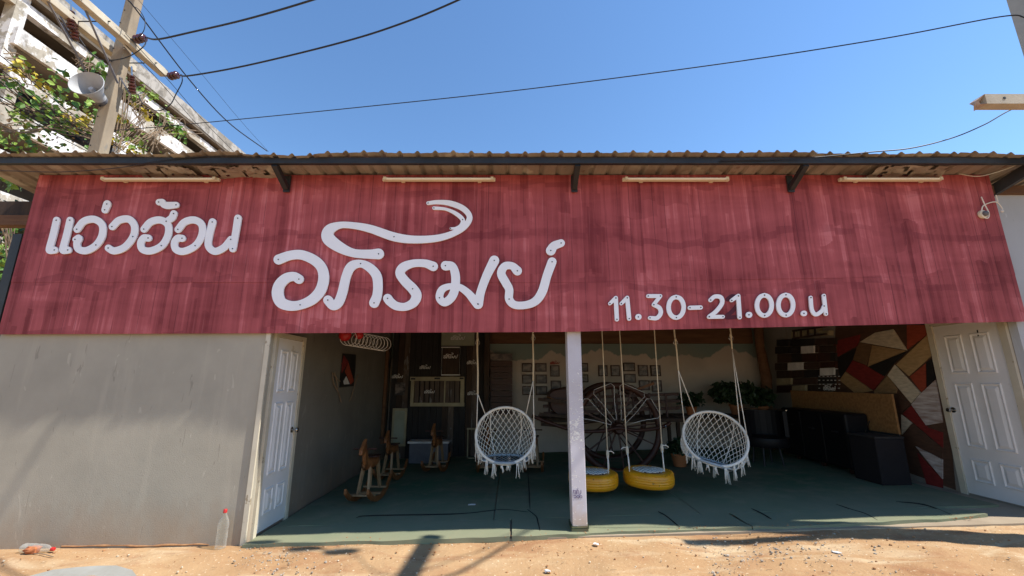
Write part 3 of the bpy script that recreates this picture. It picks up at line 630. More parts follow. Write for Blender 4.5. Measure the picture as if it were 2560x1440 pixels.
# horn loudspeaker on the pole
HN = thing('horn_loudspeaker', 'grey round horn loudspeaker strapped to the concrete pole', 'loudspeaker')
hm = U(215, 207, Y=5.42); ax = Vector((-.22, .95, -.16)).normalized()
prof = [(.215, 0), (.220, .008), (.214, .012), (.19, .06), (.15, .13), (.11, .20), (.09, .26), (.09, .30)]
inn = [(.09, .285), (.086, .24), (.11, .19), (.143, .125), (.183, .058), (.210, .010), (.215, 0)]
MB().lathe(inn + prof[1:], hm, ax, 32, cap=False).build('horn_bell', M['horn'], HN, smooth=True, auto=50)
MB().lathe([(0, .10), (.03, .10), (.036, .14), (.040, .285), (0, .286)], hm, ax, 16).build('horn_throat', M['horn'], HN, smooth=True, auto=40)
MB().lathe([(.0, .27), (.085, .271), (.085, .38), (.06, .42), (0, .42)], hm, ax, 20).build('horn_driver', M['grey_plastic'], HN, smooth=True, auto=40)
rr_ = hm + ax * .34
MB().bar(rr_ + Vector((0, 0, -.09)), (PXc, PYc - .12, rr_.z - .12), .03, .012).build('horn_bracket', M['dark_steel'], HN)
# right hand pole with one short arm; most of it stands outside the picture
RP = thing('utility_pole', 'grey concrete pole with short cream crossarm at the shed corner', 'pole')
e = U(2545, 40, Y=3.76); tip = U(2455, 245, Y=3.55)
MB().bar((e.x + .27, 3.78, 0), (e.x + .27, 3.78, 9.2), .27, .25, (0, 1, 0), 1).build('pole_shaft', pm('grey_concrete', (.36, .36, .34), (.28, .28, .26), 3, .9, .3), RP)
ra = MB().box((tip.x + .01, 3.53, tip.z - .075), (e.x + .9, 3.63, tip.z + .03)).build('crossarm', M['arm'], RP); ra['label'] = 'cream concrete crossarm with broken end'
bk = MB(); ring = [(tip.x - .05, 3.55, tip.z - .02), (tip.x + .01, 3.53, tip.z + .028), (tip.x + .01, 3.65, tip.z + .028), (tip.x - .03, 3.64, tip.z), (tip.x - .04, 3.60, tip.z - .05), (tip.x + .01, 3.65, tip.z - .074), (tip.x + .01, 3.53, tip.z - .074), (tip.x - .03, 3.55, tip.z - .066)]
bk.add(ring + [(tip.x + .012, 3.59, tip.z - .03)], [(i, (i + 1) % 8, 8) for i in range(8)] + [(0, 3, 2, 1), (0, 7, 4, 3), (7, 6, 5, 4)]); bk.build('broken_end', pm('pale_broken_concrete', (.46, .36, .30), (.34, .25, .21), 20, .95, .5), RP)
MB().lathe([(.014, 0), (.014, .004)], (tip.x + .19, 3.531, tip.z - .015), (0, -1, 0), 8).build('bolt_hole', M['black'], RP)
SA, SB = U(1082, 1338, Z=.09), U(1028, 1428, Z=.07); ku = SUN / SUN.z
LA, LB = SA + ku * 6.3, SB + ku * 6.0
MB().bar(LA, LB, .13, .10).build('shadow_bar', M['grey_plastic'], RP)                 # unseen bar added to cast the slanting shadow on the soil
MB().tube([tuple(v) for v in cr([LB, LB + Vector((.5, .1, .12)), (e.x - .3, 3.6, 6.9), (e.x + .1, 3.72, 6.9)], 6)], .02, 6).build('shadow_arm', M['dark_steel'], RP)  # added thin arm from bar to pole, for its line of shadow
for (u_, v_) in ((860, 1368), (770, 1362), (655, 1350)):
    q = U(u_, v_, Z=.06) + ku * 6.6; MB().ball(q, .11, sc=(1.6, .6, .7)).build('shadow_blob', M['insul'], RP)  # unseen blobs added to cast the small shadows on the soil
MB().tube([tuple(v) for v in cr([U(640, 1352, Z=.06) + ku * 6.66, U(860, 1368, Z=.06) + ku * 6.66, U(1030, 1420, Z=.06) + ku * 6.5, (e.x, 3.7, 7.2)], 6)], .008, 5).build('span_wire', M['wire'], RP)  # unseen wire set by its shadow, carries the blobs
MB().bar((e.x + .05, 3.7, 5.32), (e.x - .06, 3.66, 5.29), .02, .02).build('hook', M['dark_steel'], RP)
# ---------------------------------------------------------------- cables
def cable(label, pts, r, n=10, smooth=True):
    C = [tuple(v) for v in cr(pts, n)]; o = MB().tube(C, r, 6).build('cable', M['wire'], smooth=True); tag(o, label, 'cable'); return o
i1, i2 = INS
cable('thick black cable from the insulator nearer the horn, rising over the sky', [i1, U(395, 98, Y=5.3), U(480, 80, Y=5.1), U(620, 47, Y=4.75), U(790, -3, Y=4.3), U(1000, -75, Y=3.7), U(1300, -200, Y=3)], .013)
cable('thick black cable from the arm end insulator, rising over the sky', [i2, U(475, 189, Y=6.05), U(620, 163, Y=5.7), U(850, 107, Y=5.2), U(1000, 60, Y=4.9), U(1146, 0, Y=4.6), U(1400, -120, Y=4.0)], .013)
cable('thin black wire spanning from the vines to the grey pole', [U(250, 330, Y=6.4), U(420, 315, Y=6.2), U(580, 300, Y=6.0), U(900, 268, Y=5.5), U(1300, 225, Y=5.0), U(1800, 160, Y=4.4), U(2200, 98, Y=4.0), U(2500, 42, Y=3.75), (e.x, 3.7, 5.3)], .0065)
cable('thin wire sagging from under the crossarm down onto the roof edge', [(e.x + .05, 3.66, tip.z + .05), U(2545, 268, Y=3.7), U(2460, 312, Y=3.75), U(2380, 345, Y=3.85), U(2280, 370, Y=3.9), U(2180, 380, Y=3.93), U(2000, 396, Y=4.02), U(1800, 402, Y=4.035)], .006)
cable('black cable running straight beyond the parapet past the insulators', [U(320, 0, X=-6.0), U(345, 30, X=-6.0), U(470, 195, X=-6.0), U(570, 305, X=-6.0), U(668, 378, X=-5.9)], .011)
cable('hair thin wire beside the straight black cable', [U(345, -2, X=-5.8), U(500, 180, X=-5.8), U(600, 300, X=-5.8), U(672, 380, X=-5.8)], .003)
cable('slack drop loop hanging below the arm end insulator', [i2 + Vector((.05, 0, 0)), U(455, 205, Y=6.1), U(440, 235, Y=6.1), U(425, 262, Y=6.1), U(395, 277, Y=6.1), U(360, 262, Y=6.05), U(345, 235, Y=6.0)], .008)
cable('slack jumper loop passing in front of the pole', [i1, U(360, 115, Y=5.35), U(320, 142, Y=5.45), U(270, 151, Y=5.55), U(235, 140, Y=5.5), U(205, 105, Y=5.4), U(185, 70, Y=5.35)], .008)
cable('slack jumper loop at the pole top', [U(332, 15, Y=5.5), U(348, 25, Y=5.45), U(362, 50, Y=5.4), U(360, 75, Y=5.4), U(348, 92, Y=5.42)], .006)
for k, (ua, va, ub, vb, xx) in enumerate(((0, 138, 300, 372, -7.0), (0, 172, 280, 380, -7.1), (0, 205, 255, 380, -7.2), (0, 240, 230, 378, -7.25), (0, 252, 225, 382, -7.3), (400, 205, 560, 378, -6.2), (425, 205, 585, 380, -6.1))):
    a, b = U(ua, va, X=xx), U(ub, vb, X=xx); d = b - a; m = (a + b) / 2 - Vector((0, 0, .04))
    cable('thin service wire number one of the slack bundle beside the vines' if 0 else ('service wire in the bundle strung through the vines' if k < 5 else 'paired thin wire running past the crossarm ends'), [a - d * .5, a, m, b, b + d * .6], .006 if k < 5 else .005, 6)['group'] = 'service wires in the vines' if k < 5 else 'paired wires at the crossarm'
cable('black cable sagging under the eave across the crumpled soffit', [(-5.8, 4.06, 3.70), U(0, 427, Y=4.03), U(150, 430, Y=4.03), U(290, 420, Y=4.03), U(380, 405, Y=4.035), U(450, 396, Y=4.038), U(560, 390, Y=4.04), U(700, 392, Y=4.04)], .004)
# ================================================================ vines
def leaf(mb, p, s):
    d = Vector((random.gauss(0, 1), random.gauss(0, 1), random.gauss(-.5, .7))).normalized(); n = Vector((random.gauss(.5, .8), random.gauss(-.8, .8), random.gauss(.5, .8))).normalized()
    x = d.cross(n).normalized(); n = x.cross(d)
    mb.add([p, p + d * s * .35 + x * s * .38 + n * s * .08, p + d * s * .75 + x * s * .26 + n * s * .04, p + d * s * 1.05 - n * s * .06, p + d * s * .75 - x * s * .26 + n * s * .04, p + d * s * .35 - x * s * .38 + n * s * .08],
           [(0, 1, 2, 3), (0, 3, 4, 5)])
V = thing('climbing_vine', 'leafy green and yellow vine tangled in the wires and balconies', 'vine')
CL = [(150, 200, 30, 'leaf'), (138, 222, 26, 'leaf_l'), (245, 158, 16, 'leaf'), (238, 172, 10, 'leaf'), (45, 165, 16, 'leaf_y'), (18, 215, 20, 'leaf'), (92, 213, 16, 'leaf_y'), (70, 262, 30, 'leaf_l'), (130, 252, 24, 'leaf'), (105, 285, 26, 'leaf'), (150, 286, 18, 'leaf_l'),
      (190, 328, 24, 'leaf'), (183, 302, 14, 'leaf_y'), (212, 298, 16, 'leaf_y'), (240, 288, 13, 'leaf'), (316, 212, 18, 'leaf'), (318, 232, 16, 'leaf_l'), (352, 222, 13, 'leaf_l'), (385, 240, 11, 'leaf_l'), (358, 277, 12, 'leaf_y'), (415, 286, 17, 'leaf_l'), (405, 312, 13, 'leaf'),
      (330, 345, 26, 'leaf_l'), (340, 360, 20, 'leaf'), (325, 368, 14, 'leaf_y'), (88, 318, 24, 'leaf_l'), (60, 352, 28, 'leaf'), (18, 345, 26, 'leaf_l'), (95, 360, 22, 'leaf'), (445, 330, 12, 'leaf_l'), (462, 345, 9, 'leaf'), (440, 318, 9, 'leaf'), (280, 338, 12, 'leaf_y'), (230, 268, 12, 'leaf_l'), (300, 300, 10, 'leaf_y'),
      (15, 610, 26, 'leaf_y'), (12, 650, 26, 'leaf_l'), (10, 700, 26, 'leaf'), (25, 580, 16, 'leaf'), (20, 740, 20, 'leaf_d'), (60, 560, 20, 'leaf_d'), (30, 520, 22, 'leaf_d'), (-20, 640, 40, 'leaf'), (-10, 560, 40, 'leaf_d'), (18, 455, 10, 'leaf_l')]
for (u, v, r, k) in CL:
    mb = MB(); X = random.uniform(-8.0, -7.3) if v < 400 else random.uniform(-8.6, -7.6); c = U(u, v, X=X); s = r * 8.6 / 1042 * 1.15
    for _ in range(int(10 + r * 1.05)):
        p = c + Vector((random.gauss(0, .5), random.gauss(0, .8), random.gauss(0, .5))) * s; leaf(mb, p, random.choice((.04, .055, .075, .10, .12)) * random.uniform(.85, 1.15))
    q = mb.build('foliage', M[k], V); q['kind'] = 'stuff'
for (u, v, r) in ((60, 230, 40), (160, 310, 40), (260, 330, 30), (340, 300, 35), (400, 340, 35), (100, 340, 40), (20, 290, 30), (330, 250, 20)):
    mb = MB(); c = U(u, v, X=random.uniform(-8, -7.4)); s = r * 8.6 / 1042
    for _ in range(26): leaf(mb, c + Vector((random.gauss(0, .6), random.gauss(0, .9), random.gauss(0, .5))) * s, random.uniform(.025, .06))
    mb.build('dead_leaves', M['twig'], V)['kind'] = 'stuff'
tw = [[(0, 250), (60, 262), (130, 280), (220, 300), (300, 330)], [(0, 320), (70, 330), (150, 318), (240, 345)], [(290, 372), (305, 320), (312, 270), (318, 215)], [(295, 372), (345, 320), (350, 270), (365, 240)], [(330, 372), (380, 345), (430, 330), (500, 335)], [(345, 230), (335, 270), (370, 290)],
      [(300, 345), (350, 300), (365, 285)], [(200, 140), (210, 165), (225, 175)], [(208, 150), (214, 165)], [(10, 130), (40, 150), (60, 190), (80, 215)], [(0, 190), (30, 205), (60, 240)], [(150, 290), (200, 325), (260, 340)], [(420, 320), (390, 330), (340, 372)], [(460, 345), (445, 320), (430, 300)], [(380, 372), (400, 330), (410, 300)],
      [(20, 520), (24, 600), (12, 700), (10, 800)], [(0, 560), (20, 620), (40, 660)]]
for st in tw:
    for j in range(6):
        X = random.uniform(-8.0, -7.3); P = [U(a + random.gauss(0, 10), b + random.gauss(0, 10), X=X) for a, b in st]
        MB().tube([tuple(v) for v in cr(P, 5)], random.uniform(.003, .010), 5).build('twig', M['twig'], V)
# dense hedge tree filling the gap at the left end of the shed
HT = thing('roadside_tree', 'shaded leafy tree glimpsed between the roof end and the sign', 'tree')
MB().bar((-9.6, 7.6, -.1), (-9.4, 7.8, 3.0), .22, .22, (0, 1, 0), .6).build('trunk', M['twig'], HT)
for j in range(6): MB().bar((-9.45, 7.75, 2.2 + .2 * j), (-9.45 + random.uniform(-.9, .9), 7.7 + random.uniform(-.9, .7), 3.2 + random.uniform(-.6, .5)), .05, .05, taper=.4).build('limb', M['twig'], HT)
mb = MB(); mb2 = MB()
for _ in range(2600):
    t_, ph, r_ = random.uniform(0, 6.28), random.uniform(-1.2, 1.4), random.random() ** .4; kk = .75 + .5 * vn(t_ * 2, ph * 3)
    p = Vector((-9.5 + 1.3 * r_ * kk * math.cos(t_) * math.cos(ph), 7.8 + 1.3 * r_ * kk * math.sin(t_) * math.cos(ph), 2.55 + 1.5 * r_ * kk * math.sin(ph)))
    leaf(mb if random.random() < .7 else mb2, p, random.uniform(.07, .13))
mb.build('crown', M['leaf'], HT)['kind'] = 'stuff'; mb2.build('crown', M['leaf_l'], HT)['kind'] = 'stuff'
# ================================================================ carpet
CP = thing('carpet', 'worn green felt carpet with torn seams covering the shed floor', 'carpet')
def front(x): return float(np.interp(x, [-2.5, -1.2, .3, 1.2, 2.6, 3.6, 4.4], [4.345, 4.335, 4.36, 4.39, 4.40, 4.42, 4.47])) + (vn(x * 5, 2) - .5) * .03
pieces = [(-2.53, -.2, 4.85, 8.9, 0), (-.19, 2.0, 4.86, 8.9, .002), (2.01, 5.2, 4.84, 8.9, .001), (-2.53, -.02, None, 4.845, .003), (0., 2.3, None, 4.855, .001), (2.31, 4.75, None, 4.835, .004)]
for (x0, x1, y0, y1, dz) in pieces:
    nx, ny = int((x1 - x0) / .05), 10 if y0 is None else 24; mb = MB(); vs = []
    for i in range(nx + 1):
        x = x0 + (x1 - x0) * i / nx; ya = front(x) if y0 is None else y0 + (vn(x * 3, 7) - .5) * .03
        yb = y1 if y0 is not None else y1 + (vn(x * 3 + 2, 9) - .5) * .03
        if y0 is None and x > 4.1: yb = 4.835 - (x - 4.1) * .25
        if y0 is None and x > 4.1: ya = ya + (x - 4.1) * .12
        for j in range(ny + 1):
            y = ya + (yb - ya) * j / ny
            vs.append((x, y, gz(x) + .014 + dz + .012 * vn(x * 2.3 + dz * 999, y * 2.3) + (.018 * max(0, vn(x * 6, 5) - .5) if j < 2 and y0 is None else 0)))
    P = ny + 1; fs = [(i * P + j, (i + 1) * P + j, (i + 1) * P + j + 1, i * P + j + 1) for i in range(nx) for j in range(ny)]
    # thickness along the front
    o_ = len(vs)
    for i in range(nx + 1): x, y, z = vs[i * P]; vs.append((x, y + .002, gz(x) - .02))
    fs += [(o_ + i, o_ + i + 1, (i + 1) * P, i * P) for i in range(nx)]
    mb.add(vs, fs).build('carpet_piece', M['carpet'], CP, smooth=True, auto=50)
for st in ([(890, 1292), (925, 1287), (1120, 1284), (1180, 1281), (1255, 1273), (1320, 1279)], [(1318, 1272), (1340, 1290), (1345, 1305), (1350, 1325)], [(1645, 1278), (1665, 1289), (1700, 1316)], [(1878, 1271), (1905, 1283), (1930, 1297)], [(2090, 1261), (2130, 1274), (2165, 1284), (2200, 1302)], [(1320, 1180), (1323, 1230), (1325, 1272)], [(2240, 1255), (2310, 1262), (2380, 1285)]):
    P = [U(a, b, Z=gz((a - 1280) * .0041) + .03) for a, b in st]
    mb = MB(); C = cr([tuple(p) for p in P], 5); r = [.0015 + .005 * math.sin(math.pi * i / (len(C) - 1)) ** .6 for i in range(len(C))]
    mb.tube([(c[0], c[1], gz(c[0]) + .026) for c in C], r, 6).build('seam_fold', M['seam'], CP)

# ================================================================ back of the shed
BW = 8.95
LB = thing('board_wall', 'dark partition of black boards and rusty sheets with white word marks', 'partition')
def bx(u0, v0, u1, v1, Y, th, name, mat, par, bevel=0):
    a, b = U(u0, v1, Y=Y), U(u1, v0, Y=Y); return MB().box((a.x, Y, a.z), (b.x, Y + th, b.z)).build(name, mat, par, bevel=bevel)
xa, xb = U(975, 1000, Y=8.7).x, U(1222, 1000, Y=8.7).x; nb = 17
for k in range(nb):
    x0 = xa + (xb - xa) * k / nb; MB().box((x0 + .002, 8.70 + .012 * (k % 3), .03), (x0 + (xb - xa) / nb - .002, 8.74 + .012 * (k % 3), 2.85)).build('board', (M['board_k'], M['board_k'], M['rust'], M['wood_d'])[(k * 7) % 4 if k not in (5, 6, 7, 8) else 0], LB)
bx(950, 866, 972, 1110, 8.5, .08, 'corner_post', M['timber'], LB)
def logo(u, v, w, Y, mat, par):
    mb = MB(); p = U(u, v, Y=Y); wordmark(mb, p, (1, 0, 0), (0, 0, 1), (0, -1, 0), w * 8.5 / 1042, .004, 1.5); mb.build('word_mark', mat, par)
for (u, v, w) in ((1063, 917, 28), (994, 940, 28), (1181, 905, 28), (1183, 982, 28)): logo(u, v, w, 8.69, M['stencil'], LB)
WF = thing('window_frame', 'old cream two light window frame hung on the dark boards', 'window')
u0, u1, v0, v1 = 1025, 1161, 942, 1016
for (a, b, c, d) in ((u0, v0, u1, v0 + 10), (u0, v1 - 9, u1, v1), (u0, v0 + 10, u0 + 11, v1 - 9), (u1 - 11, v0 + 10, u1, v1 - 9), (1109, v0 + 10, 1114, v1 - 9)): bx(a, b, c, d, 8.60, .06, 'frame_rail', M['old_cream'], WF)
for k in range(9): bx(1036 + k * 12.6, v0 + 10, 1036 + k * 12.6 + 12.2, v1 - 9, 8.63 + .008 * (k % 2), .02, 'infill_strip', M['rust'], WF)
for (a, b, c, d) in ((1027, 945, 1038, 949), (1086, 944, 1100, 948), (1149, 944, 1159, 948)): bx(a, b, c, d, 8.59, .01, 'hinge', M['screw'], WF)
logo(1074, 978, 26, 8.62, M['stencil'], WF)
P1 = thing('picture_panel', 'tall brown panel with white word mark in thin white frame', 'panel'); bx(1105, 869, 1148, 936, 8.62, .02, 'panel', M['wood_d'], P1)
for (a, b, c, d) in ((1103, 867, 1150, 869.5), (1103, 936, 1150, 938.5), (1103, 869.5, 1105, 936), (1148, 869.5, 1150, 936)): bx(a, b, c, d, 8.61, .03, 'frame_rail', M['paper'], P1)
logo(1127, 889, 36, 8.61, M['stencil'], P1)
P2 = thing('green_panel_sign', 'faded green panel with white word mark near the ceiling', 'sign'); bx(1103, 800, 1187, 864, 8.62, .03, 'panel', M['greenish'], P2); logo(1145, 843, 36, 8.61, M['stencil'], P2)
P3 = thing('poster', 'small pale print pinned on the black boards', 'poster'); bx(987, 956, 1013, 988, 8.66, .006, 'print', m_pic('poster_print', 4), P3)
CB = thing('cabinet_door', 'worn cream cabinet door leaning on the dark boards', 'door'); bx(976, 1021, 1018, 1116, 8.58, .04, 'door_leaf', M['old_cream'], CB, .006)
bx(982, 1027, 1012, 1110, 8.572, .008, 'inset_panel', M['greenish'], CB); bx(974, 1055, 978, 1072, 8.56, .02, 'latch', M['screw'], CB)
CR = thing('ribbed_crate', 'grey ribbed plastic crate standing before the boards', 'crate'); bx(1021, 1108, 1120, 1159, 8.1, .30, 'crate_body', M['grey_plastic'], CR, .01); bx(1019, 1104, 1122, 1109, 8.09, .32, 'crate_rim', M['stencil'], CR)
for k in range(20): bx(1024 + k * 4.9, 1112, 1026 + k * 4.9, 1155, 8.094, .006, 'crate_rib', M['stencil'] if 0 else M['grey_plastic'], CR)
DF = thing('leaning_frame', 'empty white picture frame leaning behind the round swing chair', 'frame')
for (a, b, c, d) in ((1167, 1070, 1240, 1074), (1167, 1074, 1171, 1148), (1236, 1074, 1240, 1148), (1167, 1144, 1240, 1148)): bx(a, b, c, d, 8.45, .03, 'frame_rail', M['old_cream'], DF)
TP = thing('timber_post', 'rough dark timber post beside the stacked wood shelf', 'post')
bx(1207, 780, 1225, 1180, 8.55, .16, 'post', M['wood_d'], TP)
SH = thing('wood_stack_panel', 'stack of dark reddish planks under a small painted sign', 'panel')
for k in range(9): bx(1226, 902 + k * 15, 1281, 902 + k * 15 + 14, 8.72 - .01 * (k % 2), .12, 'plank', M['rim_red'], SH)
bx(1226, 884, 1281, 901, 8.70, .02, 'painted_sign', m_pic('faded_sign_print', 9), SH)
# photographs on the painted wall
FR = [(207, 285, 365, 415), (408, 285, 572, 412), (630, 315, 765, 485), (210, 455, 365, 590), (412, 455, 578, 588), (213, 627, 370, 760), (415, 627, 583, 760), (640, 545, 790, 700), (1030, 282, 1190, 412), (1040, 452, 1195, 570), (1350, 315, 1480, 480), (1535, 315, 1665, 480), (1720, 278, 1888, 405), (1733, 445, 1900, 575), (1945, 315, 2080, 480), (2130, 315, 2268, 480), (1960, 540, 2105, 690), (2150, 540, 2285, 710)]
where = ['top left of the six photo block', 'top right of the six photo block', 'upright, directly under the red word mark', 'middle row of the six photo block, outer column', 'middle row of the six photo block, inner column', 'bottom row of the six photo block, outer column', 'bottom row of the six photo block, inner column', 'half hidden behind the cart bow',
         'landscape, touching the pillar edge, upper', 'landscape, touching the pillar edge, lower', 'upright, left of the silhouette photo', 'upright, showing a dark hill silhouette', 'landscape, highest over the cart wheel', 'landscape, below the highest photo over the wheel', 'upright, inner of the end block, upper row', 'upright, outer of the end block, upper row', 'upright, inner of the end block, lower row', 'upright, outer of the end block, lower row']
where = [w_.replace('top left', 'upper outer corner').replace('top right', 'upper inner corner') .replace('left of', 'next to') for w_ in where]
for q, (a, b, c, d) in enumerate(FR):
    f_ = lambda x, y: (1270 + x * .16797, 860 + y * .16797); (u0, v0), (u1, v1) = f_(a, b), f_(c, d)
    T = thing('photo_frame', 'dark framed photo, ' + where[q], 'picture frame', 'photo frames on the painted wall')
    bx(u0, v0, u1, v1, BW - .035, .03, 'frame', M['rim_red'] if q % 3 else M['wood_d'], T); bx(u0 + 2.5, v0 + 2.5, u1 - 2.5, v1 - 2.5, BW - .039, .005, 'print', m_pic('photo_print_%d' % q, q * 1.7), T)
RW = MB(); wordmark(RW, U(1387, 906, Y=BW - .01), (1, 0, 0), (0, 0, 1), (0, -1, 0), .20, .004, 1.6); RW.build('word_mark', M['red_paint'], B)
# ================================================================ ox cart
OC = thing('ox_cart', 'old dark wooden ox cart with spoked wheels and curved yoke', 'cart')
wc = Vector((U(1545, 1075, Y=7.0).x, 7.0, .80)); WR = .66
def wheel(c, par):
    W = MB().tube([(c.x + WR * math.cos(a), c.y, c.z + WR * math.sin(a)) for a in np.linspace(0, 2 * math.pi, 49)[:-1]], .052, 8, True).build('wheel', M['rim_red'], par, smooth=True)
    MB().lathe([(.0, -.12), (.07, -.12), (.10, -.05), (.10, .05), (.07, .12), (0, .12)], c, (0, 1, 0), 16).build('hub', M['rim_red'], W, smooth=True, auto=40)
    for k in range(12):
        a = 2 * math.pi * k / 12 + .1; MB().bar(c + Vector((.09 * math.cos(a), 0, .09 * math.sin(a))), c + Vector(((WR - .04) * math.cos(a), 0, (WR - .04) * math.sin(a))), .022, .022, (0, 1, 0)).build('spoke', M['rim_red'], W)
    return W
W1 = wheel(wc, OC); W2 = wheel(wc + Vector((.1, 1.15, 0)), OC)
MB().tube([wc + Vector((0, -.15, 0)), wc + Vector((.1, 1.3, 0))], .04, 8).build('axle', M['rim_red'], OC)
MB().tube([tuple(v) for v in cr([tuple(U(a, b, Y=6.85)) for a, b in ((1330, 1040), (1400, 1066), (1450, 1078), (1510, 1077), (1545, 1070), (1590, 1076), (1640, 1071), (1668, 1062), (1676, 1056))], 6)], [.028] * 49, 8).build('yoke', M['rim_red'], OC, smooth=True)
MB().ball(U(1664, 1065, Y=6.81), .014).build('yoke_stud', M['chrome'], OC)
for zz in (.98, 1.10, 1.22): MB().bar((.55, 7.55, zz), (3.0, 7.75, zz + .08), .05, .05).build('side_rail', M['rim_red'], OC)
for k in range(8): MB().bar((.65 + .3 * k, 7.56 + .02 * k, .9), (.65 + .3 * k, 7.56 + .02 * k, 1.32), .03, .03).build('rail_post', M['rim_red'], OC)
MB().box((.5, 7.5, .84), (3.0, 8.3, .90)).build('cart_bed', M['wood_d'], OC)
# curved bow of the cart body, a barrel-like hull of staves
hull = [(1372, 985), (1385, 975), (1440, 965), (1440, 1047), (1395, 1042), (1378, 1022)]
MB().prism([U(p_, q_, Y=7.35) for p_, q_ in hull], (0, .55, 0)).build('hull', M['rim_red'], OC, bevel=.02)
MB().tube([U(1368, 992, Y=7.33), U(1390, 1000, Y=7.33), U(1440, 1004, Y=7.33)], .012, 6).build('hull_band', M['wood'], OC)
for (ua, va, ub, vb) in ((1345, 998, 1420, 1006), (1348, 1035, 1420, 1042), (1352, 1060, 1420, 1066)): MB().bar(U(ua, va, Y=7.2), U(ub, vb, Y=7.2), .05, .05).build('draw_bar', M['wood_d'], OC)
MB().bar(U(1575, 980, Y=7.3), U(1635, 958, Y=7.3), .03, .04).build('side_rail', M['wood'], OC)
LR = thing('rope_light', 'pale wire petals tied in a fan on the cart wheel', 'rope light')
for k, (al, ar) in enumerate(((18, 40), (52, 82), (98, 122), (140, 162), (2, -0))):
    if k == 4: continue
    A, Bq = math.radians(al - 4), math.radians(ar + 4); c = wc + Vector((0, -.085, 0)); r0, r1 = .14, .70
    pt = lambda r, a: (c.x + r * math.cos(a), c.y, c.z + r * math.sin(a)); Mx = (A + Bq) / 2
    P = [pt(r0, Mx - .12), pt(.40, A + .06), pt(r1 * .93, A), pt(r1, A + .07), pt(r1, Bq - .07), pt(r1 * .93, Bq), pt(.40, Bq - .06), pt(r0, Mx + .12)]
    MB().tube(P, .0045, 6, True).build('petal', M['stencil'], LR, smooth=True)
# ================================================================ plants, post and furniture on the right
def bush(name, label, cx, cy, z0, h, rx, n, mats, pot, cat='plant'):
    T = thing(name, label, cat); z1 = z0
    if pot: MB().lathe([(0, 0), (pot * .72, 0), (pot, pot * 1.3), (pot * 1.08, pot * 1.32), (pot * 1.08, pot * 1.5), (pot * .9, pot * 1.5), (pot * .85, pot * 1.25), (0, pot * 1.25)], (cx, cy, z0), (0, 0, 1), 18).build('pot', M['terracotta'], T, smooth=True, auto=40); z1 = z0 + pot * 1.25
    for _ in range(5): MB().tube([(cx, cy, z1), (cx + random.uniform(-.5, .5) * rx, cy + random.uniform(-.3, .3) * rx, z1 + h * .8)], .007, 5).build('stem', M['twig'], T)
    for mt in mats:
        mb = MB()
        for _ in range(n):
            a, r_ = random.uniform(0, 6.28), random.random() ** .5; zz = random.random()
            leaf(mb, Vector((cx + rx * r_ * math.cos(a) * (1 - .4 * abs(zz - .5)), cy + rx * .7 * r_ * math.sin(a), z1 + h * (.2 + .8 * zz))), random.uniform(.05, .10))
        mb.build('foliage', M[mt], T)['kind'] = 'stuff'
    return T
tb = thing('plant_table', 'low dark table carrying the potted bushes along the painted wall', 'table')
MB().box((2.95, 7.9, .86), (5.0, 8.5, .91)).build('table_top', M['wood_d'], tb)
for x, y in ((3.0, 7.95), (4.92, 7.95), (3.0, 8.42), (4.92, 8.42)): MB().box((x, y, gz(x) + .03), (x + .06, y + .05, .86)).build('leg', M['wood_d'], tb)
bush('potted_bush', 'broad dark leafy bush, biggest on the plant table', 4.25, 8.2, .911, .42, .46, 420, ('leaf_d', 'leaf_d', 'leaf_d'), .12)
bush('potted_bush', 'dark bush beside the biggest one near the timber post', 4.72, 8.15, .911, .36, .24, 220, ('leaf_d', 'leaf_d'), .10)
bush('potted_plant', 'small loose leaved plant next to the cart rail', 3.35, 8.1, .911, .26, .26, 130, ('leaf_d', 'leaf_d'), .10)
bush('potted_plant', 'low plant in a terracotta pot on the floor behind the tyre swings', 2.72, 7.2, gz(2.72) + .03, .22, .20, 110, ('leaf_d', 'leaf_d'), .13)
TR = thing('timber_post', 'crooked reddish tree trunk post in the back corner', 'post')
MB().tube([(5.12, 8.62, gz(5.1)), (5.06, 8.6, .8), (5.14, 8.62, 1.6), (5.08, 8.6, 2.2), (5.13, 8.62, 3.1)], [.11, .09, .10, .085, .09], 10).build('post', M['timber'], TR, smooth=True)
MZ = thing('wood_mosaic', 'geometric wall mosaic of red, black, oak and cream wooden pieces', 'wall art')
WX = 5.398
def onwall(pts, name, mat, par, th=.014, X=WX):
    P = [U(1880 + a * .29162, 810 + b * .29162, X=X) for a, b in pts]
    return MB().prism(P, (-th, 0, 0)).build(name, mat, par)
def wd(name, c, k=.7): return pm(name, c, tuple(x * k for x in c), 5, .65, .15, stretch=(1, 2, 7))
mr, mk, mo, mc, mt_, mb_, mg, mor = wd('red_stain', (.21, .022, .018)), wd('black_stain', (.016, .013, .012)), wd('oak_stain', (.46, .30, .14)), wd('cream_wood', (.62, .53, .39)), wd('tan_wood', (.38, .24, .11)), wd('brown_wood', (.10, .05, .03)), pm('whitewashed_wood', (.56, .50, .46), (.30, .21, .17), 3, .7, .2, stretch=(1, 1.5, 9)), wd('vermilion_stain', (.34, .06, .028))
MB().prism([U(2090, 800, X=WX), U(2345, 780, X=WX), U(2390, 1225, X=WX), U(2080, 1110, X=WX)], (-.006, 0, 0)).build('backing_board', mb_, MZ)
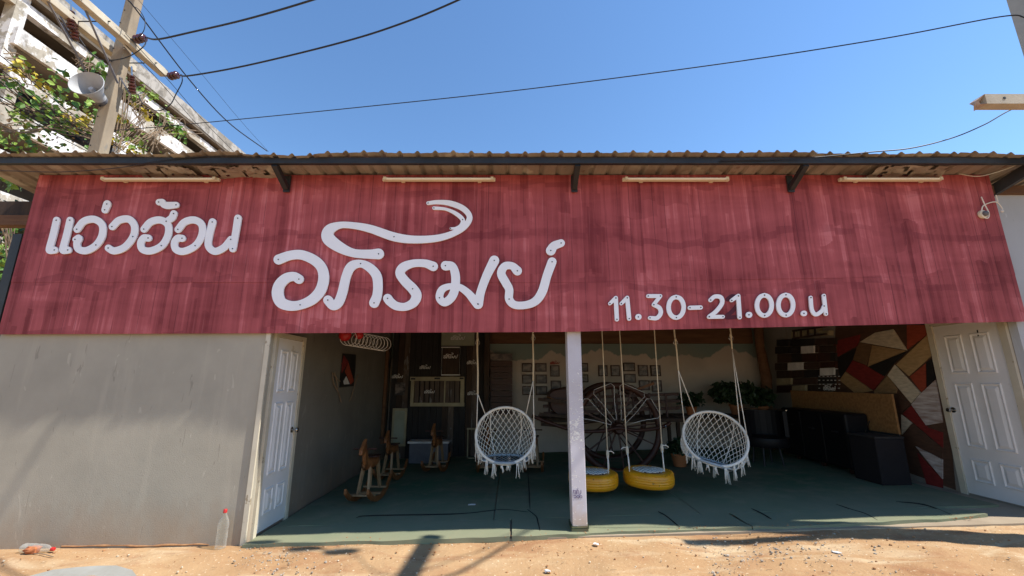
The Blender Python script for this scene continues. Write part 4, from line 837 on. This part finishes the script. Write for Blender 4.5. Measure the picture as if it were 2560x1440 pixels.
PIECES = [(mc, [(930, 155), (1060, 75), (1215, 45), (1335, 225)]), (mt_, [(1036, 182), (1330, 230), (1000, 365)]), (wd('walnut', (.17, .095, .045)), [(905, 205), (930, 160), (1030, 180), (985, 350), (872, 308)]), (mr, [(870, 312), (985, 357), (1135, 450), (1050, 568), (812, 405)]),
    (mt_, [(808, 410), (1043, 572), (900, 600), (760, 482)]), (wd('dull_oak', (.27, .17, .08)), [(1054, 570), (1170, 442), (1250, 560), (1240, 594), (1054, 596)]), (mk, [(730, 292), (903, 205), (868, 310), (805, 405), (760, 462)]), (mk, [(1004, 366), (1333, 234), (1212, 350), (1138, 446)]),
    (mr, [(700, 150), (930, 92), (920, 150), (900, 190), (728, 286)]), (mor, [(1338, 10), (1490, 10), (1508, 90), (1340, 215)]), (mo, [(1510, 94), (1545, 270), (1352, 446), (1242, 348)]), (mc, [(1230, 350), (1452, 590), (1372, 680), (1168, 440)]),
    (mor, [(1362, 452), (1498, 340), (1498, 545), (1460, 583)]), (mk, [(1502, 330), (1547, 297), (1577, 470), (1506, 538)]), (mg, [(1460, 592), (1580, 482), (1640, 845), (1502, 868), (1375, 690)]), (mb_, [(1262, 606), (1365, 690), (1292, 758), (1268, 690)]),
    (mr, [(1372, 700), (1510, 886), (1640, 930), (1640, 1058), (1302, 770)]), (mc, [(1287, 778), (1378, 850), (1292, 946)]), (mb_, [(1384, 852), (1640, 1066), (1640, 1156), (1420, 1040), (1304, 950)]), (mg, [(1412, 1050), (1640, 1162), (1640, 1326)]), (mr, [(1424, 1106), (1638, 1332), (1640, 1416), (1505, 1376)])]
for k, (mt, pp) in enumerate(PIECES): onwall(pp, 'mosaic_piece', mt, MZ, .012 + .0013 * (k % 5), WX - .0065)
BS = thing('wood_block_wall', 'wall panel of dark stacked wooden blocks with pale square plates', 'wall panel')
wood3 = (M['wood_d'], M['board_k'], M['rim_red'], wd('umber_block', (.07, .04, .028)))
rowsv = [(135, 195), (197, 258), (260, 335), (337, 400), (402, 468), (470, 528), (530, 592)]
for r_, (va, vb) in enumerate(rowsv):
    u = 225 + random.uniform(-10, 15)
    while u < 720:
        wdt = random.uniform(90, 150); ue = min(u + wdt, 745)
        onwall([(u + 2, va - (u - 225) * .03), (ue, va - (ue - 225) * .03), (ue, vb - 3 - (ue - 225) * .03), (u + 2, vb - 3 - (u - 225) * .03)], 'block', random.choice(wood3), BS, random.uniform(.03, .07)); u = ue
for (a, b, c, d) in ((458, 192, 568, 255), (343, 333, 474, 398), (624, 380, 742, 443), (245, 470, 368, 524), (380, 530, 492, 582), (372, 66, 412, 118), (430, 60, 470, 108), (488, 48, 528, 84), (552, 32, 605, 76), (612, 62, 700, 104)):
    onwall([(a, b), (c, b - 6), (c, d - 6), (a, d)], 'plate', M['paper'] if d < 450 and b > 100 else M['old_cream'], BS, .085)
for (a, b, c, d) in ((350, 60, 640, 20), (350, 125, 640, 85)): MB().bar(U(1880 + a * .2916, 810 + b * .2916, X=5.30), U(1880 + c * .2916, 810 + d * .2916, X=5.30), .03, .03).build('rail', M['wood_d'], BS)
for a in (360, 420, 480, 540): MB().bar(U(1880 + a * .2916, 810 + (60 - (a - 350) * .137) * .2916, X=5.30), U(1880 + a * .2916, 810 + (125 - (a - 350) * .137) * .2916, X=5.30), .025, .025).build('rung', M['wood_d'], BS)
mbk = MB(); pk = U(2074, 968, X=5.28); wordmark(mbk, pk, (0, -1, 0), (0, 0, 1), (-1, 0, 0), .28, .004, 1.7); mbk.build('word_mark', M['stencil'], BS)
for k in range(26): onwall([(q_ := 575 + (k % 6) * 33 + random.uniform(-6, 6), r2 := 445 + (k // 6) * 34), (q_ + 14, r2), (q_ + 14, r2 + 7), (q_, r2 + 7)], 'chip', M['paper'], BS, .003, 5.30)
OS = thing('chip_board_panel', 'brown chip board panel standing behind the black cabinet', 'panel')
pA, pB = U(1982, 984, X=5.2), U(2255, 1088, X=5.2); MB().box((5.16, pB.y, .84), (5.19, pA.y, 1.36)).build('board', M['osb'], OS); MB().box((5.163, pB.y + .01, gz(5.16) + .015), (5.187, pA.y, .838)).build('base_panel', M['board_k'], OS)
KC = thing('rolling_cabinet', 'long black vinyl covered cabinet on small castors', 'cabinet')
MB().box((4.80, 6.28, .30), (5.14, 7.75, 1.07)).build('cabinet_body', M['black_gloss'], KC, bevel=.03)
MB().bar(U(2163, 1082, X=4.795), U(2174, 1052, X=4.795), .008, .008).build('metal_strip', M['chrome'], KC)
for y in (6.36, 6.92, 7.5):
    MB().lathe([(0, -.02), (.04, -.02), (.04, .02), (0, .02)], (4.86, y, gz(4.86) + .065), (1, 0, 0), 12).build('castor', M['rim_red'], KC); MB().box((4.83, y - .02, gz(4.86) + .08), (4.89, y + .02, .302)).build('castor_fork', M['chrome'], KC)
for x, y in ((5.08, 6.4), (5.08, 7.5)): MB().box((x, y, gz(x) + .02), (x + .05, y + .05, .302)).build('rear_foot', M['black_gloss'], KC)
for y in (6.76, 7.25): MB().box((4.7935, y - .006, .34), (4.7995, y + .006, 1.03)).build('panel_seam', M['board_k'], KC)
for y in (6.5, 7.0, 7.5): MB().tube([(4.797, y - .06, .80), (4.775, y - .05, .80), (4.775, y + .05, .80), (4.797, y + .06, .80)], .006, 6).build('handle', M['screw'], KC)
K2 = thing('storage_box', 'matt dark brown box at the end of the black cabinet', 'box')
MB().box((4.72, 5.72, gz(5) + .015), (5.10, 6.16, .80)).build('box_body', pm('dark_felt_case', (.012, .009, .010), (.008, .006, .007), 30, .85, .2), K2, bevel=.012); MB().box((4.715, 5.715, .802), (5.105, 6.165, .825)).build('box_lid', M['board_k'], K2)
AC = thing('armchair', 'round backed black armchair with a thin shiny rim in the dark', 'armchair'); ac = Vector((4.15, 7.2, gz(4.1) + .03))
prof = [(ac.x + .36 * math.cos(a), ac.y + .30 * math.sin(a)) for a in np.linspace(-.4, math.pi + .4, 15)]
mb = MB()
for i in range(14):
    (xa_, ya_), (xb_, yb_) = prof[i], prof[i + 1]; h0 = .82 + .0 * i
    mb.add([(xa_, ya_, ac.z + .3), (xb_, yb_, ac.z + .3), (xb_, yb_, ac.z + h0), (xa_, ya_, ac.z + h0)], [(0, 1, 2, 3)])
q = mb.build('backrest', M['black_gloss'], AC); sm_ = q.modifiers.new('thick', 'SOLIDIFY'); sm_.thickness = .06
MB().lathe([(0, .28), (.33, .28), (.36, .34), (.34, .42), (0, .44)], ac, (0, 0, 1), 24).build('seat', M['black_gloss'], AC, smooth=True, auto=50)
for a in range(4): MB().tube([(ac.x + .22 * math.cos(a * 1.57 + .8), ac.y + .22 * math.sin(a * 1.57 + .8), ac.z - .01), (ac.x + .18 * math.cos(a * 1.57 + .8), ac.y + .18 * math.sin(a * 1.57 + .8), ac.z + .29)], .016, 8).build('leg', M['screw'], AC)
MB().tube([(x_, y_, ac.z + .835) for x_, y_ in prof], .008, 6).build('rim', M['chrome'], AC)
# ================================================================ left inner wall
AR = thing('wall_art', 'black wooden wall art with red and orange triangles', 'wall art'); AXp = -2.556
def onleft(pts, name, mat, par, th): return MB().prism([U(560 + a * .40284, 820 + b * .40284, X=AXp) for a, b in pts], (th, 0, 0)).build(name, mat, par)
onleft([(735, 158), (815, 165), (812, 250), (800, 360), (715, 370), (725, 250)], 'art_board', mk, AR, .012)
onleft([(738, 170), (765, 210), (725, 280), (728, 220)], 'art_piece', mr, AR, .018); onleft([(765, 215), (800, 330), (780, 350), (745, 270)], 'art_piece', mor, AR, .017); onleft([(735, 330), (752, 300), (772, 348), (740, 350)], 'art_piece', M['stencil'], AR, .020)
BRH = thing('dried_branches', 'pair of dry branches hung below the wall art', 'branches')
for st in ([(672, 275), (680, 340), (710, 400), (728, 460)], [(685, 275), (700, 330), (705, 380)], [(830, 290), (810, 360), (790, 430), (778, 455)], [(672, 275), (690, 300), (720, 330)]):
    MB().tube([tuple(v) for v in cr([tuple(U(560 + a * .40284, 820 + b * .40284, X=-2.53)) for a, b in st], 5)], .008, 5).build('branch', M['twig'], BRH)
LN = thing('paper_lantern', 'red lantern with a row of white hoops hanging under the sign', 'lantern'); l0 = U(862, 845, Y=5.6)
MB().ball(l0 + Vector((0, 0, .04)), .085, 16, 10, (1, .8, 1)).build('lantern_body', M['red_lac'], LN, smooth=True); MB().ball(l0 + Vector((.16, .08, .05)), .06, 14, 8).build('lantern_body', M['red_lac'], LN, smooth=True)
for k in range(11):
    c = l0 + Vector((.05 + .032 * k, .05 * k, .0 - .004 * k)); MB().tube([(c.x + .02 * math.sin(a), c.y + .085 * math.cos(a) * .5, c.z + .10 * math.sin(a)) if 0 else (c.x + .10 * math.cos(a), c.y + .03 * math.cos(a), c.z + .10 * math.sin(a)) for a in np.linspace(0, 6.283, 21)[:-1]], .005, 5, True).build('hoop', M['paper'], LN, smooth=True)
MB().tube([l0 + Vector((.1, .03, .10)), l0 + Vector((.1, .03, 1.45))], .003, 5).build('cord', M['rope'], LN)
# ================================================================ rocking horses
def horse(label, x, y, rot, s=1., fore=None):
    """wooden rocking horse, nose towards -Y before turning"""
    T = thing('rocking_horse', label, 'rocking horse', 'wooden rocking horses'); T.location = (x, y, gz(x) + .032); T.rotation_euler = (0, 0, rot); T.scale = (s, s, s)
    for sx in (-.16, .16):
        P = [(sx, -.50 + 1.0 * k / 12, .19 * (abs(k - 6) / 6.) ** 2.4) for k in range(13)]; mb = MB(); vs = []
        for (a, b, c) in P:
            for i, j in ((-.018, 0), (.018, 0), (.018, .07), (-.018, .07)): vs.append((a + i, b, c + j))
        fs = [(4 * k + i, 4 * k + (i + 1) % 4, 4 * k + 4 + (i + 1) % 4, 4 * k + 4 + i) for k in range(12) for i in range(4)] + [(3, 2, 1, 0), (48, 49, 50, 51)]
        mb.add(vs, fs).build('rocker', M['wood'], T)
    for yy, zz in ((-.26, .11), (.26, .11), (0, .08)): MB().box((-.18, yy - .03, zz), (.18, yy + .03, zz + .025)).build('slat', M['wood_l'], T)
    for sx in (-1, 1):
        for yy in (-.22, .22): MB().bar((sx * .075, yy * 1.15, .11), (sx * .045, yy * .75, .50), .034, .042).build('leg', M['wood_l'], T)
    b = MB(); ring = []
    for (yy, zc, rx, rzz) in ((-.27, .53, .03, .05), (-.22, .53, .065, .085), (-.05, .52, .075, .08), (.14, .52, .075, .085), (.24, .53, .05, .07), (.28, .54, .02, .03)): ring.append([(rx * math.cos(a), yy, zc + rzz * math.sin(a)) for a in np.linspace(0, 6.283, 13)[:-1]])
    vs = [p for r in ring for p in r]; fs = [(12 * i + k, 12 * i + (k + 1) % 12, 12 * i + 12 + (k + 1) % 12, 12 * i + 12 + k) for i in range(5) for k in range(12)] + [tuple(range(12)), tuple(range(71, 59, -1))]
    b.add(vs, fs).build('body', M['wood'], T, smooth=True)
    hd = [(-.13, .54), (-.24, .72), (-.30, .84), (-.28, .90), (-.33, .87), (-.45, .76), (-.46, .70), (-.40, .68), (-.33, .72), (-.30, .60), (-.25, .50)]
    MB().prism([(-.025, a, c) for a, c in hd], (.05, 0, 0)).build('head', M['wood'], T, bevel=.006)
    MB().tube([(-.17, -.29, .76), (.17, -.29, .76)], .011, 8).build('handle_bar', M['rim_red'], T)
    MB().prism([(-.02, .24, .56), (-.02, .34, .52), (-.02, .40, .36), (-.02, .36, .36), (-.02, .29, .48)], (.04, 0, 0)).build('tail', M['wood_l'], T)
    MB().box((-.09, -.02, .592), (.09, .2, .612)).build('saddle', M['rim_red'], T, bevel=.006)
    return T
def at(u, v, x=None): p = U(u, v, Z=gz((u - 1280) * .0055) + .03); return p.x, p.y
for (u, v, r, s, lab) in ((900, 1268, -.03, .85, 'orange brown rocking horse in front of the side wall, front of its row'), (962, 1208, -.03, .82, 'rocking horse half hidden behind the front one at the side wall'),
                          (1082, 1186, -.05, .86, 'rocking horse standing before the grey ribbed crate'), (1212, 1188, .12, .86, 'rocking horse behind the swing chair, beside the leaning frame'), (1338, 1188, -.1, .86, 'rocking horse between the swing chair and the pillar')):
    x, y = at(u, v); horse(lab, x, y + .3, r, s)
# ================================================================ hanging net chairs
def net_chair(label, cx, cy, cz, rotz, tilt, tops, R1=.375, R2=.285, roll=0.):
    T = thing('hanging_chair', label, 'swing chair', 'white macrame swing chairs'); Rm = Matrix.Rotation(roll, 4, 'Y') @ Matrix.Rotation(rotz, 4, 'Z'); O = Vector((cx, cy, cz))
    def w(p): return O + Rm @ Vector(p)
    def hoop(a, r=R1): return w((r * math.sin(a), -math.sin(tilt) * r * math.cos(a) * 1.0, -math.cos(tilt) * r * math.cos(a)))   # a=0 lowest, nearest the front
    zc = -math.cos(tilt) * R1 + .015; yc = -math.sin(tilt) * R1 + R2 * .92
    def seat(a, r=R2): return w((r * math.sin(a), yc - r * math.cos(a), zc))
    N = 56
    MB().tube([hoop(2 * math.pi * k / N) for k in range(N)], .017, 10, True).build('upper_hoop', M['cord'], T, smooth=True)
    MB().tube([seat(2 * math.pi * k / N) for k in range(N)], .015, 8, True).build('seat_hoop', M['cord_b'], T, smooth=True)
    def surf(a, t):
        p = hoop(a).lerp(seat(a), t); out = (p - w((0, yc * .3, p.z - cz))); out.z = 0
        return p + (out.normalized() if out.length > 1e-6 else out) * .05 * math.sin(math.pi * t) + Rm @ Vector((0, .05 * math.sin(math.pi * t), -.03 * math.sin(math.pi * t)))
    a0, a1, n = .85, 2 * math.pi - .85, 24; net = MB(); sw = 1.15
    for k in range(-7, n + 8):
        a = a0 + (a1 - a0) * k / n
        for sg in (-1, 1):
            P = []
            for q in range(11):
                aa = a + sg * sw * q / 10
                if a0 <= aa <= a1: P.append(surf(aa, q / 10))
            if len(P) > 2: net.tube(P, .0043, 5)
    for a in (a0, a1, math.pi - .55, math.pi + .55): net.tube([surf(a, q / 10) for q in range(11)], .007, 5)
    net.build('back_net', M['cord'], T, smooth=True)['kind'] = 'stuff'
    sn = MB()
    for k in range(-5, 6):
        d = k * R2 / 5.5; h = math.sqrt(max(0, R2 * R2 - d * d))
        for ang in (.62, -.62):
            c_, s_ = math.cos(ang), math.sin(ang); A = (d * c_ - h * s_, d * s_ + h * c_); Bq = (d * c_ + h * s_, d * s_ - h * c_)
            sn.tube([w((A[0], yc + A[1], zc)), w(((A[0] + Bq[0]) / 2, yc + (A[1] + Bq[1]) / 2, zc - .035)), w((Bq[0], yc + Bq[1], zc))], .0042, 4)
    sn.build('seat_net', M['cord_b'], T, smooth=True)['kind'] = 'stuff'
    for a in (-1.25, -1.0, -.62, -.36, -.1, .12, .42, .7, 1.02, 1.28, 2.4, 3.0, 3.7):
        b = hoop(a) if abs(a) < 1.3 else seat(a); L = random.uniform(.13, .22) if abs(a) > .2 else random.uniform(.08, .13); fr = MB()
        for j in range(7 if abs(a) > .2 else 3):
            o_ = Vector((random.uniform(-.024, .024), random.uniform(-.015, .015), 0)); l_ = L * random.uniform(.8, 1.1)
            fr.tube([b + o_ * .5, b + o_ * .8 - Vector((0, 0, l_ * .5)), b + o_ * 1.3 - Vector((random.uniform(-.006, .006), 0, l_))], [.004, .0035, .0045], 4)
        fr.tube([b + Vector((0, 0, -.02)), b - Vector((0, 0, .05))], .012, 6); fr.build('tassel', M['cord'], T, smooth=True)['kind'] = 'stuff'
    for side, (jx, jz, tx) in zip((-1, 1), tops):
        J = Vector((jx, cy + .02, jz)); A = hoop(side * 1.72); Bq = hoop(side * 2.35)
        for e_ in (A, Bq): MB().tube([e_, J], .006, 6).build('suspension_rope', M['cord'], T, smooth=True)
        top = Vector((tx, cy + .03, 3.58)); P = [J.lerp(top, q / 8) + Vector((.004 * math.sin(q * 2), 0, 0)) for q in range(9)]
        ring_z = 2.04 if side < 0 else 2.10
        MB().tube([p + Vector((.004, 0, 0)) for p in P], .007, 6).build('suspension_rope', M['rope'], T, smooth=True); MB().tube([p - Vector((.005, .004, 0)) for p in P], .0055, 6).build('suspension_rope', M['rope'], T, smooth=True)
        rc = J.lerp(top, (ring_z - J.z) / (top.z - J.z)); MB().tube([rc + Vector((.028 * math.cos(a), 0, .028 * math.sin(a))) for a in np.linspace(0, 6.283, 17)[:-1]], .005, 6, True).build('steel_ring', M['chrome'], T, smooth=True)
        MB().ball(rc + Vector((0, -.005, .04)), .016, 8, 5, (1, 1, 1.5)).build('knot', M['rope'], T)
    return T
CY = 5.62
def XY(u, v, Y=CY): return U(u, v, Y=Y)
c1, c2 = XY(1263, 1086), XY(1787, 1094)
j = lambda u, v: (XY(u, v).x, XY(u, v).z)
net_chair('round white macrame swing chair facing straight out, beside the grey pillar', c1.x, CY, c1.z, -.02, math.radians(31), [(*j(1194, 985), XY(1188, 830).x), (*j(1333, 952), XY(1336, 830).x)])
net_chair('round white macrame swing chair turned aside, beyond the yellow tyres', c2.x, CY, c2.z, -.42, math.radians(31), [(*j(1697, 925), XY(1685, 830).x), (*j(1832, 872), XY(1831, 830).x)], roll=.26)
# ================================================================ tyre swings
def tyre_swing(label, u, v, ropes, rot=0, Y=5.62):
    T = thing('tyre_swing', label, 'tyre swing', 'yellow tyre swings'); c = U(u, v, Y=Y); R = .305
    prof = [(.17, -.075), (.19, -.086), (.24, -.09), (.285, -.078), (.302, -.055), (.3065, -.035), (.3015, -.031), (.3015, -.025), (.308, -.021), (.309, -.004), (.3035, 0), (.3035, .006), (.309, .010), (.308, .026), (.3015, .030), (.3015, .036), (.3065, .040), (.302, .06), (.285, .080), (.24, .092), (.19, .088), (.17, .078), (.175, .05), (.24, .0), (.175, -.05), (.17, -.075)]
    MB().lathe(prof, c, (math.sin(rot) * .04, -.03, 1), 48, cap=False).build('tyre', M['tyre'], T, smooth=True, auto=60)
    for k in range(40):
        a = 2 * math.pi * k / 40; MB().bar(c + Vector((.287 * math.cos(a), .287 * math.sin(a), .078)), c + Vector((.3035 * math.cos(a), .3035 * math.sin(a), .058)), .012, .006, (0, 0, 1)).build('tread_lug', M['tyre'], T)
    nm = MB()
    for k in range(-4, 5):
        d = k * .2 / 4.4; h = math.sqrt(max(0, .2 * .2 - d * d))
        for ang in (.6, -.6):
            c_, s_ = math.cos(ang), math.sin(ang); nm.tube([c + Vector((d * c_ - h * s_, d * s_ + h * c_, .094)), c + Vector((d * c_ + h * s_, d * s_ - h * c_, .094))], .0045, 5)
    nm.build('seat_net', M['cord'], T, smooth=True)['kind'] = 'stuff'
    bl = MB().lathe([(0, .06), (.18, .06)], c, (0, 0, 1), 24, cap=False).build('seat_cloth', pm('blue_cloth', (.035, .045, .09), None, 9, .9, .1), T)
    for (ut, uk, vk, dx) in ropes:
        K = U(uk, vk, Y=Y); top = Vector((U(ut, 830, Y=Y).x, Y, 3.58))
        MB().tube([K, K.lerp(top, .5) + Vector((.006, 0, 0)), top], .0075, 6).build('rope', M['rope'], T, smooth=True)
        for sg in (-1, 1): MB().tube([K, Vector((c.x + dx + .03 * sg + .012, c.y + .10 * sg, c.z + .085))], .0065, 6).build('rope', M['cord'], T, smooth=True)
        MB().lathe([(.006, .05), (.016, .04), (.02, 0), (.016, -.05), (.006, -.06)], K, (0, 0, 1), 8).build('knot', M['rope'], T, smooth=True)
        MB().tube([K + Vector((0, 0, .03)), K + Vector((.05 * (1 if dx > 0 else -1), -.01, .035)), K + Vector((.08 * (1 if dx > 0 else -1), -.01, .01))], .005, 5).build('rope_tail', M['cord'], T)
tyre_swing('yellow painted tyre swing half behind the pillar', 1483, 1197, [(1440, 1448, 1130, -.24), (1503, 1519, 1135, .19)])
tyre_swing('yellow painted tyre swing hanging clear of the pillar', 1621, 1193, [(1545, 1568, 1125, -.24), (1636, 1655, 1120, .19)], 1)
# ================================================================ things on the ground
def bottle(name, label, base, axis, s=1., squash=None):
    T = thing(name, label, 'bottle'); ax = Vector(axis).normalized()
    prof = [(.0, .012), (.018, .004), (.036, .0), (.044, .012), (.045, .03), (.043, .05), (.045, .07), (.045, .12), (.0435, .125), (.0435, .16), (.045, .165), (.045, .20), (.040, .235), (.028, .265), (.016, .29), (.0135, .305), (.0135, .32)]
    prof = [(r * s, h * s) for r, h in prof]; inner = [(max(0, r - .0012), h + (.0012 if r < .02 and h < .05 else 0)) for r, h in prof[::-1]]
    o_ = MB().lathe(prof, base, ax, 24, cap=False).build('bottle_body', M['pet'], T, smooth=True, auto=60)
    if squash:
        for v in o_.data.vertices: v.co.z = base[2] + (v.co.z - base[2]) * squash + random.uniform(-.002, .002)
    MB().lathe([(.0165 * s, .305 * s), (.0165 * s, .33 * s), (.013 * s, .335 * s), (0, .335 * s)], base, ax, 16).build('bottle_cap', M['red_cap'], T, smooth=True, auto=40)
    MB().lathe([(.018 * s, .298 * s), (.018 * s, .303 * s)], base, ax, 16).build('neck_ring', M['pet'], T)
    return T
b1 = U(552, 1373, Z=gz(-2.8) - .012); b1.y = min(b1.y, 4.34); bottle('plastic_bottle', 'empty clear bottle with red cap standing by the wall corner', (b1.x, b1.y, gh(b1.x, b1.y) + .001), (0, 0, 1), 1.02)
b2 = U(78, 1370, Z=gz(-4.5)); b2 = Vector((b2.x, 4.33, gh(b2.x, 4.33) + .038)); bottle('plastic_bottle', 'crushed clear bottle with red cap lying against a brick', b2, (1, -.10, .0), .98, .85)
# slim tear of white label at its bottom
def rock(mb, c, r, rough=.35, n=7, m=5):
    i0 = len(mb.v); mb.ball(c, r, n, m, (random.uniform(.8, 1.4), random.uniform(.7, 1.2), random.uniform(.5, .85)))
    for k in range(i0, len(mb.v)):
        x, y, z = mb.v[k]; f = 1 + random.uniform(-rough, rough); mb.v[k] = (c[0] + (x - c[0]) * f, c[1] + (y - c[1]) * f, c[2] + (z - c[2]) * f)
bp = U(80, 1382, Z=gz(-4.4)); mb = MB(); rock(mb, (bp.x, bp.y, gh(bp.x, bp.y) + .028), .055, .22, 9, 6)
tag(mb.build('brick_lump', M['brick'], smooth=False), 'broken lump of orange brick propping the lying bottle', 'brick')
tw_ = MB().tube([tuple(v) for v in cr([(bp.x + .05, bp.y - .03, gh(bp.x, bp.y - .03) + .01), (bp.x + .15, bp.y - .05, gh(bp.x + .15, bp.y) + .012), (bp.x + .28, bp.y - .075, gh(bp.x + .28, bp.y) + .008)], 4)], .004, 5).build('stick', M['twig']); tag(tw_, 'thin dry stick lying by the crushed bottle', 'stick')
# broken render along the foot of the wall
P = [(x, 4.416, gz(x) - .004 + .014 * vn(x * 7, 4)) for x in np.linspace(-4.3, -2.9, 40)]
MB().tube(P, [.003 + .009 * vn(p[0] * 11, 8) for p in P], 6).build('crumbled_render', M['clod'], B)
# spilt cement patch and gravel
cpts = [(60, 1445), (130, 1432), (190, 1424), (240, 1418), (290, 1420), (330, 1428), (352, 1445)]
cp = [U(a, b, Z=gz(-3.6) - .03) for a, b in cpts]; mb = MB(); top = [Vector((p.x, p.y, gh(p.x, p.y) + .006)) for p in cp]; low = [Vector((p.x, p.y - .9, gh(p.x, p.y - .5) + .006)) for p in cp]
n = len(top); rows = 8; vs = [top[i].lerp(low[i], r / rows) for r in range(rows + 1) for i in range(n)]
for k, p in enumerate(vs): p.z = gh(p.x, p.y) + .010
mb.add(vs, [(r * n + i, (r + 1) * n + i, (r + 1) * n + i + 1, r * n + i + 1) for r in range(rows) for i in range(n - 1)]); tag(mb.build('cement_patch', M['cement'], smooth=True), kind='structure')['label'] = 'grey spilt cement patch on the soil'
def scatter(name, label, mat, n, fn, r0, r1):
    mb = MB()
    for _ in range(n):
        x, y = fn()
        if y > 4.36 and -5.4 < x < -2.55: continue
        r = r0 + (r1 - r0) * random.random() ** 3; zg = max(gh(x, y), gz(x) + .02) if (name == 'edge_soil' and y > front(x)) else gh(x, y); rock(mb, (x, y, zg + r * .25), r, .3, 5, 3)
    o_ = mb.build(name, mat); tag(o_, label, kind='stuff')
def around(u, v, su, sv):
    def f(): p = U(random.gauss(u, su), min(1445, random.gauss(v, sv)), Z=gz((u - 1280) * .0042)); return p.x, p.y
    return f
any_ = lambda: (random.uniform(-5.5, 5.2), 4.36 - 1.3 * random.random() ** 1.1)
scatter('soil_crumbs', 'small dark crumbs of soil strewn over the ground', M['clod'], 900, any_, .002, .012)
scatter('edge_soil', 'loose soil trodden onto the front edge of the carpet', M['clod'], 700, lambda: ((lambda x: (x, front(x) - .03 + abs(random.gauss(0, .05))))(random.uniform(-2.5, 4.6))), .002, .009)
scatter('pale_pebbles', 'pale pebbles strewn over the ground', pm('pale_stone', (.66, .58, .44), (.48, .38, .26), 30, .9, .1), 420, any_, .002, .010)
g1, g2, g3, g4 = around(1980, 1360, 130, 18), around(690, 1390, 60, 22), around(2180, 1425, 60, 12), around(1830, 1385, 50, 20)
scatter('grey_gravel', 'loose grey gravel spilt along the carpet edge', M['gravel'], 650, lambda: random.choice((g1, g1, g1, g2, g2, g3, g4))(), .003, .013)
straw = MB()
for _ in range(160):
    x, y = any_(); a = random.uniform(0, 6.28); L = random.uniform(.015, .06); z = gh(x, y) + .006
    straw.tube([(x, y, z), (x + L * math.cos(a), y + L * math.sin(a) * .6, z + .004)], .0014, 4)
tag(straw.build('dry_straw', M['wood_l']), 'bits of dry straw scattered over the soil', kind='stuff')
for (u, v, r, lab) in ((1180, 1262, .05, 'torn white paper scrap on the carpet before the swing chair'), (2087, 1357, .045, 'white scrap of paper lying in the gravel'), (1368, 1402, .03, 'pale flat stone scrap on the open soil'), (1490, 1346, .035, 'white crumb of plaster at the pillar foot')):
    p = U(u, v, Z=gz((u - 1280) * .0045) + .03); z = (gz(p.x) + .034) if v < 1300 else gh(p.x, p.y) + .012; mb = MB(); n = 7
    ring = [(p.x + r * math.cos(a) * random.uniform(.6, 1.1), p.y + r * .7 * math.sin(a) * random.uniform(.6, 1.1), z + random.uniform(0, .012)) for a in np.linspace(0, 6.283, n + 1)[:-1]]
    mb.add(ring + [(a, b, c - .006) for a, b, c in ring], [tuple(range(n)), tuple(range(2 * n - 1, n - 1, -1))] + [(i, n + i, n + (i + 1) % n, (i + 1) % n) for i in range(n)]); tag(mb.build('paper_scrap' if v != 1402 else 'stone_scrap', M['paper']), lab, 'litter')
